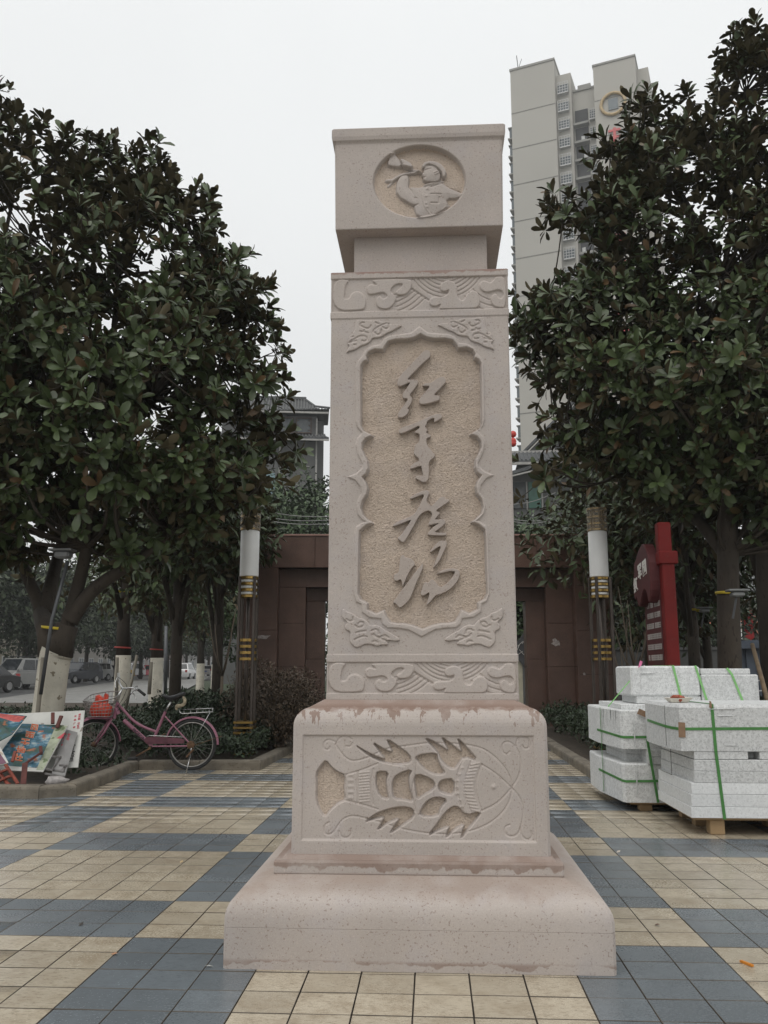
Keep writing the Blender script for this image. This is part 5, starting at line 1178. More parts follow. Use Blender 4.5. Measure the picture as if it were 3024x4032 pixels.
for ch, x, y in (('风', 530, 490), ('雨', 460, 605), ('天', 385, 715), ('地', 320, 840), ('共', 275, 965)):
    u = v = .5
    c = zq(x, y, 4.75); t = ((P[0]-c)@n)/(((c-CAM))@n); c = c+(c-CAM)*t
    put_text('lettering', ch, .1, c+n*.0075, (1, -.1, -.12), (.12, .15, 1), M_or, b3, .001, .0015); put_text('lettering', ch, .1, c+n*.006, (1, -.1, -.12), (.12, .15, 1), M_orw, b3, .0008, .005)
quad_slab('red_patch', [zq(880, 620, 4.74), zq(1010, 525, 4.80), zq(985, 590, 4.77), zq(950, 625, 4.74)], .002, M_rtext, parent=b3)
b4 = thing('poster_board', 'bent painted board with a red striped edge at the left of the pile', 'board', tuple(zq(100, 600, 4.6)*[1, 1, 0]+[0, 0, .4]), GB)
_, P, n = quad_slab('panel', [zq(-250, 190, 4.86), zq(415, 272, 4.83), zq(185, 556, 4.60), zq(-250, 790, 4.50)], .009, M_paint, parent=b4)
quad_slab('red_stripe', [on(P, .0, .03)+n*.004, on(P, .985, .05)+n*.004, on(P, .94, .34)+n*.004, on(P, 0, .30)+n*.004], .002, mat('red_print_band', (.42, .09, .08), .5, .3, 30), parent=b4)
b5 = thing('poster_board', 'purple printed board with a white edge at the far left of the pile', 'board', tuple(zq(20, 1000, 4.35)*[1, 1, 0]+[0, 0, .1]), GB)
_, P, n = quad_slab('panel', [zq(-220, 700, 4.55), zq(5, 760, 4.5), zq(132, 1000, 4.36), zq(-260, 1110, 4.32)], .012, M_board, parent=b5)
quad_slab('purple_print', [on(P, 0, .42)+n*.003, on(P, .80, .38)+n*.003, on(P, .93, .98)+n*.003, on(P, 0, .99)+n*.003], .002, mat('purple_print', (.13, .05, .085), .5, .2, 8), parent=b5)
c = on(P, .8, .46)+n*.006; MB().torus(tuple(c), .02, .006, 14, 5).build('white_swirl', M_orw, b5, smooth=True)
M_rw = mat('red_painted_wood', (.23, .055, .035), .7, .3, 8, .3, 50, stretch=(1, 1, .4)); M_bw = mat('dark_red_wood', (.10, .03, .024), .75, .3, 8, .3, 50); M_gs = mat('grey_scrap_steel', (.2, .19, .185), .5, .3, 8, metal=.5)
ld = thing('broken_trellis', 'broken red wooden frame lying at the lower left of the pile', 'frame', tuple(zq(150, 1340, 4.1)*[1, 1, 0]+[0, 0, .07]))
for a, b in (((85, 1030), (280, 1330)), ((-60, 1080), (130, 1345)), ((45, 1260), (150, 1210)), ((-80, 1330), (60, 1250)), ((-40, 1385), (150, 1330)), ((10, 1150), (120, 1100))):
    MB().bar(zq(*a, 4.28 if a[1] < 1150 else 4.22), zq(*b, 4.14), .028, .02, b=.003).build('rail', M_rw, ld)
for lab, pts, Y0, Y1, w, m in (('short dark red post leaning at the bottom of the painted board', [(390, 1010), (360, 1345)], 4.4, 4.2, .05, M_bw), ('dark red wooden strip lying across the painted board', [(390, 1015), (660, 830)], 4.55, 4.62, .03, M_bw), ('dark red stub standing on the painted board', [(640, 870), (630, 745)], 4.62, 4.68, .03, M_bw),
  ('left one of two dark red wooden lugs at the top of the pile', [(820, 395), (822, 225)], 4.93, 5.0, .035, M_bw), ('right one of two dark red wooden lugs at the top of the pile', [(885, 460), (955, 270)], 4.92, 4.97, .04, M_bw), ('brown wooden strip on the left of the painted board', [(190, 990), (240, 820)], 4.5, 4.55, .028, M_rw)):
    tag(MB().bar(zq(*pts[0], Y0), zq(*pts[1], Y1), w, .022, b=.003).build('wooden_strip', m), lab, 'wood strip', 'dark red strips in the pile')
sf = thing('scrap_metal', 'bent grey steel frame at the foot of the grey board', 'frame', tuple(zq(900, 1215, 4.4)*[1, 1, 0]+[0, 0, .07]))
for a, b in (((700, 1170), (1005, 1222)), ((720, 1100), (1000, 1140)), ((820, 905), (945, 915)), ((945, 915), (800, 1130)), ((1030, 1040), (960, 1150)), ((930, 1040), (1040, 1045)), ((1000, 1100), (930, 1140))): MB().bar(zq(*a, 4.46), zq(*b, 4.42), .024, .018, b=.002).build('rail', M_gs, sf)
V = []; F = []; r = random.Random(6); c = zq(870, 1285, 4.3)
mb = MB(); mb.lathe([(.02, -.07), (.045, -.05), (.05, .03), (.04, .07), (.02, .09)], (0, 0, 0), 14, 'x'); mb.v = [(c[0]+x*1.3+.01*math.sin(z*90), c[1]+y*.9, c[2]+z*(.8+.2*math.sin(x*80))) for x, y, z in mb.v]
tag(mb.build('crumpled_sack', mat('dirty_plastic_sack', (.3, .28, .27), .5, .3, 30, .4), smooth=True), 'crumpled pale plastic sack on the soil in front of the pile', 'sack')
# stake, flood light and straps on the left magnolia
M_stake = mat('weathered_pole', (.22, .2, .16), .85, .3, 6, .4, 40, stretch=(1, 1, .2)); M_spole = mat('grey_steel_pole', (.1, .105, .11), .5, .2, 6, metal=.4)
YT = TY-.28
tag(MB().tube([at(72, 1640, YT), at(93, 1420, YT)], [.028, .024], 8).build('tree_stake', M_stake, smooth=True), 'pale weathered wooden stake leaning on the limewashed magnolia trunk', 'stake')
fl = thing('flood_light', 'grey flood light on a slanting pole strapped to the left magnolia', 'light', tuple(at(88, 1500, YT-.05)))
MB().tube([at(88, 1500, YT-.05), at(112, 1340, YT-.05), at(146, 1212, YT-.05)], .021, 8).build('pole', M_spole, fl, smooth=True)
hc = at(135, 1195, YT-.06); MB().box(hc[0]-.13, hc[0]+.13, hc[1]-.09, hc[1]+.09, hc[2]+.02, hc[2]+.045, .006).box(hc[0]-.075, hc[0]+.1, hc[1]-.07, hc[1]+.07, hc[2]-.06, hc[2]+.0195, .02).build('head', mat('grey_lamp_head', (.17, .175, .175), .5), fl)
M_yel = mat('yellow_band', (.55, .42, .03), .5); M_redb = mat('red_band', (.4, .05, .04), .5)
def tie(label, c, r0, m, h=.03, tilt=.1):
    mb = MB().lathe([(r0, -h/2), (r0+.006, -h/2), (r0+.006, h/2), (r0, h/2)], (0, 0, 0), 18, cap=False); mb.v = [(c[0]+x, c[1]+y, c[2]+z-x*tilt) for x, y, z in mb.v]
    tag(mb.build('trunk_band', m, smooth=True), label, 'band', 'bands tied round trunks')
tie('yellow band round the stem and the flood light pole of the left magnolia', at(119, 1357, TY), .145, M_yel)
tie('yellow band round the big right magnolia trunk', at(1573, 1282, RY), .145, M_yel, .035, .05)
for lab, x, y, D, r0, m in (('red band round the trunk behind the bicycle handlebars', 265, 1399, 20, .17, M_redb), ('thin red band round the second trunk of the row', 338, 1403, 27, .19, M_redb), ('yellow band round the first trunk of the row, high up', 265, 1278, 20, .16, M_yel),
  ('yellow band round the slender trunk behind the signboard', 1500, 1318, 15.5, .13, M_yel), ('yellow band round the trunk at the right edge', 1668, 1156, 14, .19, M_yel)): tie(lab, dist(x, y, D), r0, m, .035, .05)
for lab, x0, y0, x1, y1, D in (('grey steel pole between the third and fourth limewashed trunks', 357, 1500, 359, 1352, 32), ('pale stake beside the thin limewashed trunk', 379, 1480, 383, 1390, 35), ('thin stake against the first limewashed trunk of the row', 251, 1535, 253, 1420, 19.6), ('stake against the second limewashed trunk of the row', 322, 1500, 327, 1430, 26.5)):
    tag(MB().tube([dist(x0, y0, D), dist(x1, y1, D)], [.05*D/25, .045*D/25], 8).build('tree_stake', M_spole if 'steel' in lab else M_stake, smooth=True), lab, 'stake')
tag(MB().tube([dist(270, 1540, 18), dist(296, 1415, 18)], .028, 8).build('tree_stake', M_stake, smooth=True), 'slanting stake with a green wrap behind the handlebars', 'stake')
for k, (x, y, D) in enumerate([(1590, 1278, 10.7), (1520, 1315, 15.3), (368, 1318, 31)]):
    h = dist(x, y, D); t = thing('flood_light', ('grey flood light on the big right magnolia trunk', 'grey flood light on the slender trunk behind the signboard', 'grey flood light high on the limewashed trunk row')[k], 'light', tuple(h))
    MB().box(h[0]-.1, h[0]+.13, h[1]-.08, h[1]+.08, h[2], h[2]+.025, .006).box(h[0]-.06, h[0]+.08, h[1]-.06, h[1]+.06, h[2]-.06, h[2]-.002, .015).build('head', bpy.data.materials['grey_lamp_head'], t)
    MB().tube([h+[0, 0, -.06], h+[-.04, .05, -.3]], .013, 6).build('bracket', M_spole, t)
# bare saplings
def sapling(lab, x, D, h, seed):
    b = dist(x, 1450, D); b[2] = .05; r = random.Random(seed); mb = MB(); mb.tube([b, b+[.02, 0, h*.45]], [.035, .025], 6)
    for k in range(5): a = k*1.25+r.random(); e = b+np.array([.02+.5*math.cos(a)*h*.25, .3*math.sin(a), h*(.7+.3*r.random())]); mb.tube([b+[.02, 0, h*.42], (b+e)/2+[0, 0, h*.15], e], [.018, .013, .005], 5)
    t = thing('bare_sapling', lab, 'tree', tuple(b)); mb.build('trunk', M_twig, t, smooth=True, fix=False)
sapling('bare forked sapling left of the left gold banded lamp', 478, 15, 2.3, 2); sapling('bare forked sapling between the right lamp and the red signboard', 1372, 13.5, 2.4, 3); sapling('thin bare sapling right of the red gate', 1350, 15, 2.0, 4)
# odds and ends on the paving
tag(MB().bar(gnd(1600, 2076, .003), gnd(1626, 2086, .006), .010, .008).build('lighter', mat('orange_plastic', (.62, .22, .02), .4)), 'small orange stub lying on the paving at the lower right', 'stub')
for k, (x, y, sz_, col, lab) in enumerate([(1420, 1998, .02, (.12, .06, .04), 'brown dead leaf on the beige tiles right of the monument'), (1336, 1840, .022, (.45, .4, .34), 'pale dead leaf on the blue tiles right of the monument'), (247, 2061, .02, (.35, .18, .1), 'small brown leaf on the lower left blue tiles'), (392, 1862, .02, (.4, .3, .17), 'tan leaf on the blue tiles left of the monument'), (175, 1997, .02, (.05, .045, .04), 'dark scrap on the edge of the blue tiles at lower left'), (452, 2088, .018, (.5, .5, .47), 'white scrap on the blue tiles near the base')]):
    p = gnd(x, y, .003); r = random.Random(k); a = r.uniform(0, 6); u = np.array([math.cos(a), math.sin(a), .1]); w = np.array([-math.sin(a), math.cos(a), 0.15])
    V = [p-u*sz_, p+w*sz_*.45+[0, 0, .003], p+u*sz_+[0, 0, .005], p-w*sz_*.45+[0, 0, .002], p+[0, 0, .006]]
    tag(MB().add(V, [(0, 3, 4), (3, 2, 4), (2, 1, 4), (1, 0, 4)]).build('dead_leaf' if 'leaf' in lab else 'paper_scrap', mat('litter_%d' % k, col, .8), fix=False), lab, 'litter')
# ------------------------------------------------------------------ the tower block
M_tow = mat('grey_green_render', (.395, .38, .342), .9, .06, .05, world=True); M_dark = mat('black_and_shade', (.05, .05, .052), .8); M_gl = mat('window_glass', (.10, .12, .13), .15, .2, .3)
M_fr = mat('white_window_bars', (.5, .5, .49), .5); M_line = mat('facade_joint', (.2, .195, .175), .9); M_slabc = mat('grey_concrete', (.28, .275, .255), .85, .1, .3)
TDR = np.array([math.sin(R(70.3)), -math.cos(R(70.3)), 0]); TN = np.array([TDR[1], -TDR[0], 0])
P0 = np.array([CAM[0]+.8333*(15.766-CAM[0]), CAM[1]+.8333*(145.264-CAM[1]), 0])
tw = thing('tower_block', 'tall pale grey apartment tower with barred windows behind the right magnolia', 'building', tuple(P0), rz=math.atan2(TDR[1], TDR[0]))
def tb_(name, x0, x1, y0, y1, z0, z1, m, b=0): return MB().box(x0, x1, y0, y1, z0, z1, b).build(name, m, tw, local=True)
# local x runs along the facade, +y goes into the building
tb_('wall', 0, 6.9, 0, 14, -1, 94, M_tow); tb_('wall', 6.9, 9.15, 1.2, 13.9, -1, 92.0, M_tow); tb_('wall', 9.15, 12.7, 2.6, 13.8, -1, 89.4, M_tow)
tb_('wall', 12.7, 18.85, .2, 14, -1, 91.2, M_tow); tb_('wall', 18.85, 20.5, 2.0, 13.9, -1, 90.2, M_tow)
tb_('parapet', -.12, 7.0, -.12, 14.1, 94, 94.35, M_slabc); tb_('parapet', 12.58, 18.95, .08, 14.1, 91.2, 91.5, M_slabc); tb_('parapet', 9.1, 12.7, 2.4, 13.9, 89.4, 89.7, M_slabc)
tb_('roof_house', 9.6, 11.6, 4.5, 8.5, 89.7, 91.8, M_slabc)
MB().bar((1.2, .4, 94.35), (1.0, .4, 96.8), .1, .1).bar((1.2, .4, 94.35), (1.8, .4, 96.0), .06, .06).build('roof_mast', M_dark, tw, local=True)
for k in range(15):
    z = 86.5-6.06*k
    if z > 2: tb_('joint_line', 0.0, 6.9, -.03, .0, z, z+.16, M_line); tb_('joint_line', 12.7, 18.85, .17, .2, z-1.2, z-1.04, M_line)
for k in range(29):
    z = 88.6-3.03*k
    if z < 3: break
    f = tb_('window', 7.15, 8.75, .95, 1.2, z, z+1.55, M_gl)
    g = MB()
    for q in range(5): g.box(7.1+q*.4, 7.16+q*.4, .55, .60, z-.1, z+1.7)
    for q in range(5): g.box(7.1, 8.76, .55, .60, z-.1+q*.44, z-.04+q*.44)
    g.box(7.1, 8.76, .55, 1.2, z-.2, z-.1); g.build('window_cage', M_fr, tw, local=True)
    if k < 1: continue
    tb_('balcony_shade', 9.35, 11.3, 2.45, 2.62, z-2.0+.1, z+.55, M_dark); tb_('balcony_slab', 9.2, 11.45, 1.7, 2.6, z-2.3, z-1.95, M_slabc)  # dark panel on the wall, its colour stands in for shade inside the balcony
    if k % 3 != 1: tb_('balcony_clutter', 9.6+(k % 4)*.3, 10.1+(k % 4)*.3, 2.3, 2.44, z-1.9, z-1.0, M_fr)
    h = tb_('window', 11.6, 12.55, 2.35, 2.6, z-1.5, z+.05, M_gl)
    g = MB()
    for q in range(4): g.box(11.55+q*.32, 11.6+q*.32, 2.0, 2.05, z-1.6, z+.15)
    for q in range(5): g.box(11.55, 12.6, 2.0, 2.05, z-1.6+q*.4, z-1.55+q*.4)
    g.box(11.55, 12.6, 2.0, 2.6, z-1.72, z-1.6); g.build('window_cage', M_fr, tw, local=True)
    tb_('bay_window', -.75, -.02, 1.5, 3.2, z-2.1, z-.4, M_gl); tb_('bay_sill', -1.0, -.02, 1.3, 3.4, z-2.35, z-2.12, M_slabc); tb_('bay_hood', -.95, -.02, 1.35, 3.35, z-.39, z-.25, M_slabc)
    if k % 2: tb_('window', 19.0, 20.3, 1.9, 2.0, z-1.4, z+.2, M_gl)
    if k % 3 == 0: tb_('window', 16.6, 17.9, .1, .2, z-1.2, z+.3, M_gl)
rg_ = MB(); cxr, czr = 15.4, 84.2
rg_.torus((cxr, .0, czr), 1.75, .24, 30, 8); rg_.build('gilded_ring', mat('gilded_ring', (.42, .31, .16), .5, .2, 3), tw, smooth=True, local=True)
tb_('window', 14.7, 16.1, .05, .2, 83.3, 85.1, M_gl)
M_rs = mat('faded_red_sign', (.50, .10, .10), .5)
r = random.Random(12)
for k in range(8):
    z = 77.5-k*5.2; mb = MB()
    for q in range(3): a = z+q*1.1; mb.box(14.5+r.random()*.3, 16.4-r.random()*.4, .02, .18, a, a+.34)
    mb.box(15.2, 15.6, .03, .19, z-.5, z+2.8); mb.box(14.6, 14.95, .03, .19, z-.5, z+1.0); mb.build('red_sign_mark', M_rs, tw, local=True)
# ------------------------------------------------------------------ tiled pavilion on the left
M_tile = mat('grey_roof_tile', (.075, .078, .08), .75, .25, 2, .2, 8); M_pwall = mat('grey_plaster', (.115, .116, .112), .85, .12, .6); M_ptrim = mat('pale_trim', (.34, .33, .31), .8); M_wood2 = mat('brown_window_frame', (.075, .05, .04), .7); M_pgl = mat('pavilion_glass', (.09, .1, .105), .2)
pv = thing('tiled_pavilion', 'grey pavilion with an upswept tiled roof between the left magnolia and the monument', 'building', (-11.0, 65.2, 0), rz=R(8))
def pb_(name, x0, x1, y0, y1, z0, z1, m, b=0): return MB().box(x0, x1, y0, y1, z0, z1, b).build(name, m, pv, local=True)
pb_('wall', -6, 1.75, .35, 4, -1, 21.9, M_pwall); pb_('wall', 1.76, 2.35, 1.3, 3.9, -1, 21.8, M_pwall)
def sweep_roof(x0, x1, y0, y1, ze, zr, ridge0, ridge1, sag):
    """hipped roof: eave rectangle to ridge line, sagging hips with lifted corners; separate tile ribs"""
    ym = (y0+y1)/2; mb = MB(); n = 8
    V = []; F = []
    def lvl(t): s = t**1.0; z = ze+(zr-ze)*(t**1.5*.75+t*.25); a = x0+(ridge0-x0)*t; b = x1+(ridge1-x1)*t; c = y0+(ym-y0)*t; d = y1+(ym-y1)*t; u = .45*(1-t)**4*sag; return [(a, c, z+u), ((a+b)/2, c, z), (b, c, z+u), (b, d, z+u), ((a+b)/2, d, z), (a, d, z+u)]
    for i in range(n+1): V += lvl(i/n)
    for i in range(n):
        for j in range(6): F.append((6*i+j, 6*i+(j+1) % 6, 6*i+6+(j+1) % 6, 6*i+6+j))
    F.append((5, 4, 3, 2, 1, 0)); mb.add(V, F); rf = mb.build('roof', M_tile, pv, local=True)
    k = int((x1-x0)/.24)
    rib = MB()
    for q in range(k):
        xx = x0+(q+.5)*(x1-x0)/k; pts = []
        for i in range(7):
            t = i/6; a = x0+(ridge0-x0)*t; b = x1+(ridge1-x1)*t
            if a-.05 < xx < b+.05: e = abs((xx-(a+b)/2)/((b-a)/2+1e-6)); pts.append((xx, y0+(ym-y0)*t-.02, ze+(zr-ze)*(t**1.5*.75+t*.25)+.45*(1-t)**4*sag*min(1, e)**1+.05))
        if len(pts) > 1: rib.tube(pts, .06, 5)
    o = rib.build('tile_ribs', mat('pale_tile_rib', (.12, .122, .12), .8), pv, local=True, fix=False); o['kind'] = 'stuff'
    MB().box(x0+.05, x1-.05, y0-.05, y0+.1, ze-.16, ze-.01).build('eave_board', M_ptrim, pv, local=True)
sweep_roof(-7, 2.75, -.7, 4.2, 22.0, 23.75, -5.5, .75, .6)
MB().box(-5.6, .85, 1.6, 1.9, 23.7, 23.98, .03).build('ridge', M_tile, pv, local=True)
MB().tube([(.75, 1.75, 23.8), (1.6, .75, 22.9), (2.75, -.7, 22.35)], .1, 6).build('ridge', M_tile, pv, local=True)
sk = MB().add([(-7, -.75, 19.75), (2.75, -.75, 19.85), (2.2, .6, 20.45), (-6.6, .6, 20.4), (-7, -.75, 19.6), (2.75, -.75, 19.7), (2.2, .6, 20.3), (-6.6, .6, 20.25)], [(0, 1, 2, 3), (7, 6, 5, 4), (0, 4, 5, 1), (1, 5, 6, 2), (2, 6, 7, 3), (3, 7, 4, 0)]); sk.build('lower_roof', M_tile, pv, local=True)
rib = MB()
for q in range(36): x = -6.8+q*.265; rib.tube([(x, -.78, 19.82+.01*q*.1), (x*.97, .55, 20.45)], .06, 5)
rib.build('tile_ribs', bpy.data.materials['pale_tile_rib'], pv, local=True, fix=False)['kind'] = 'stuff'
pb_('eave_board', -7, 2.75, -.8, -.7, 19.55, 19.68, M_ptrim)
for x in (-2.9, -1.35, .1): 
    for z0, z1 in ((20.5, 21.65),):
        w = pb_('window', x, x+1.15, .28, .35, z0, z1, M_pgl)
        g = MB().box(x-.08, x+.02, .2, .3, z0-.1, z1+.1).box(x+1.13, x+1.23, .2, .3, z0-.1, z1+.1).box(x+.02, x+1.13, .2, .3, z1, z1+.1).box(x+.02, x+1.13, .2, .3, z0-.1, z0)
        for q in range(3): g.box(x+.02, x+.2, .22, .3, z0+.15+q*.4, z0+.22+q*.4).box(x+.95, x+1.13, .22, .3, z0+.15+q*.4, z0+.22+q*.4)
        g.build('window_frame', M_wood2, pv, local=True)
for x in (-1.3, 1.68): pb_('column', x, x+.13, .2, .34, -1, 19.6 if x < 0 else 21.7, M_ptrim)
pb_('window', -2.9, -1.6, .28, .35, 15.3, 17.0, mat('sky_blue_pane', (.2, .3, .33), .15)); pb_('ledge', .3, 1.2, .25, .35, 17.6, 17.66, M_ptrim)
# ------------------------------------------------------------------ roofs right of the monument
rh = thing('tiled_house', 'grey tiled house with a steep gable under the tower, right of the monument', 'building', (5.2, 43.8, 0), rz=R(-2))
def rb_(name, x0, x1, y0, y1, z0, z1, m, b=0): return MB().box(x0, x1, y0, y1, z0, z1, b).build(name, m, rh, local=True)
rb_('wall', -3, 9, 1.0, 8, -1, 12.2, M_pwall)
MB().add([(-3.4, -.4, 12.55), (9.4, -.4, 12.5), (9.4, 1.6, 13.45), (-3.4, 1.6, 13.5), (-3.4, -.4, 12.4), (9.4, -.4, 12.35), (9.4, 1.6, 13.25), (-3.4, 1.6, 13.3)], [(0, 1, 2, 3), (7, 6, 5, 4), (0, 4, 5, 1), (1, 5, 6, 2), (2, 6, 7, 3), (3, 7, 4, 0)]).build('roof', M_tile, rh, local=True)
rib = MB()
for q in range(56): x = -3.3+q*.228; rib.tube([(x, -.42, 12.56), (x, 1.58, 13.5)], .05, 5)
rib.build('tile_ribs', M_tile, rh, local=True, fix=False)['kind'] = 'stuff'
rb_('eave_board', -3.4, 9.4, -.5, -.4, 12.28, 12.42, M_ptrim); rb_('ridge', -3.4, 9.4, 1.5, 1.8, 13.42, 13.56, M_ptrim)
gb_ = MB(); gb_.prism([(-.2, 13.0), (4.2, 17.4), (8.6, 13.0)], lambda a, b, d: (a, d, b), 2.2, 8).build('gable_wall', M_pwall, rh, local=True)
for (xa, za, xb_, zb) in ((-.35, 13.05, 4.2, 17.6), (8.75, 13.05, 4.2, 17.6)): MB().bar((xa, 2.0, za), (xb_, 2.0, zb), .5, .14).build('gable_verge', M_tile, rh, local=True)
for x, h in ((1.2, .7), (2.0, 1.5), (2.9, 1.6), (3.8, 1.6)): rb_('window', x, x+.6, 2.1, 2.2, 13.3, 13.3+h, M_dark)
for x in (1.9, 2.7, 3.6): rb_('mullion', x-.12, x+.05, 2.0, 2.2, 13.25, 14.9, M_ptrim)
MB().bar((-1.5, -.9, 11.5), (2.2, -.9, 12.5), .3, .18).build('porch_roof', M_tile, rh, local=True); MB().bar((-1.5, -1.0, 11.35), (2.4, -1.0, 12.25), .1, .08).build('porch_edge', M_ptrim, rh, local=True)
for k, x in enumerate((-1.4, -.55, .3)): rb_('window', x, x+.7, .9, 1.0, 10.1, 11.6, mat('green_glazing_%d' % k, [(.03, .05, .05), (.05, .055, .055), (.03, .11, .075)][k], .2)); rb_('mullion', x+.72, x+.8, .85, 1.0, 10.0, 11.6, M_ptrim)
# red lanterns beside the shaft
lp = thing('lantern_post', 'thin post hung with red lanterns just right of the shaft', 'lantern', tuple(dist(1103, 1450, 30)*[1, 1, 0]))
b = dist(1103, 1450, 30); MB().tube([b*[1, 1, 0], b*[1, 1, 0]+[0, 0, 9.4]], .06, 8).build('post', M_spole, lp, smooth=True)
for y in (938, 953, 958): c = dist(1108, y, 30); MB().lathe([(.03, -.12), (.1, -.08), (.125, 0), (.1, .08), (.03, .12)], c, 14).build('lantern', mat('red_lantern_%d' % y, (.5, .04, .03), .5), lp, smooth=True)
# overhead wires
for k, (a, c_) in enumerate([((540, 1096), (720, 1116)), ((540, 1110), (720, 1123)), ((540, 1117), (720, 1131)), ((1090, 1090), (1200, 1064)), ((1090, 1118), (1200, 1118)), ((1090, 1123), (1200, 1123))]):
    p, q = dist(*a, 29), dist(*c_, 29); pts = [p+(q-p)*t+np.array([0, 0, -.12*math.sin(t*math.pi)]) for t in np.linspace(0, 1, 9)]
    tag(MB().tube(pts, .014, 5).build('overhead_wire', mat('pale_cable', (.22, .22, .21), .6) if k == 0 else bpy.data.materials['pale_cable'], smooth=True), ['top wire left of the shaft above the gate', 'middle wire left of the shaft above the gate', 'lowest wire left of the shaft above the gate', 'slanting wire right of the shaft below the green glazing', 'upper level wire right of the shaft above the gate', 'lower level wire right of the shaft above the gate'][k], 'wire', 'wires strung above the gate')
# sign post seen through the gate
sp_ = thing('sign_post', 'pale post with a black diamond board seen through the gate opening', 'sign', tuple(dist(1122, 1450, 22)*[1, 1, 0]))
b = dist(1123, 1450, 22); MB().box(b[0]-.06, b[0]+.06, b[1]-.06, b[1]+.06, -.1, 1.45, .01).build('post', mat('cream_post', (.45, .42, .32), .6), sp_)
c = dist(1132, 1405, 21.9); MB().prism([(-.30, 0), (0, .42), (.30, 0), (0, -.42)], lambda a, b2, d: (c[0]+a, c[1]+d, c[2]+b2), 0, -.04, .008).build('diamond_board', M_dark, sp_)
mb = MB()
for (x0, z0, x1, z1) in ((-.16, .1, -.02, .22), (-.2, -.05, -.1, .16), (-.12, .02, .02, -.14), (-.05, .16, .08, .3), (-.2, -.14, -.04, -.02), (.0, .1, .1, .2)): mb.bar((c[0]+x0, c[1]-.042, c[2]+z0), (c[0]+x1, c[1]-.042, c[2]+z1), .035, .008)
mb.build('white_strokes', M_wht, sp_, fix=False)['kind'] = 'stuff'
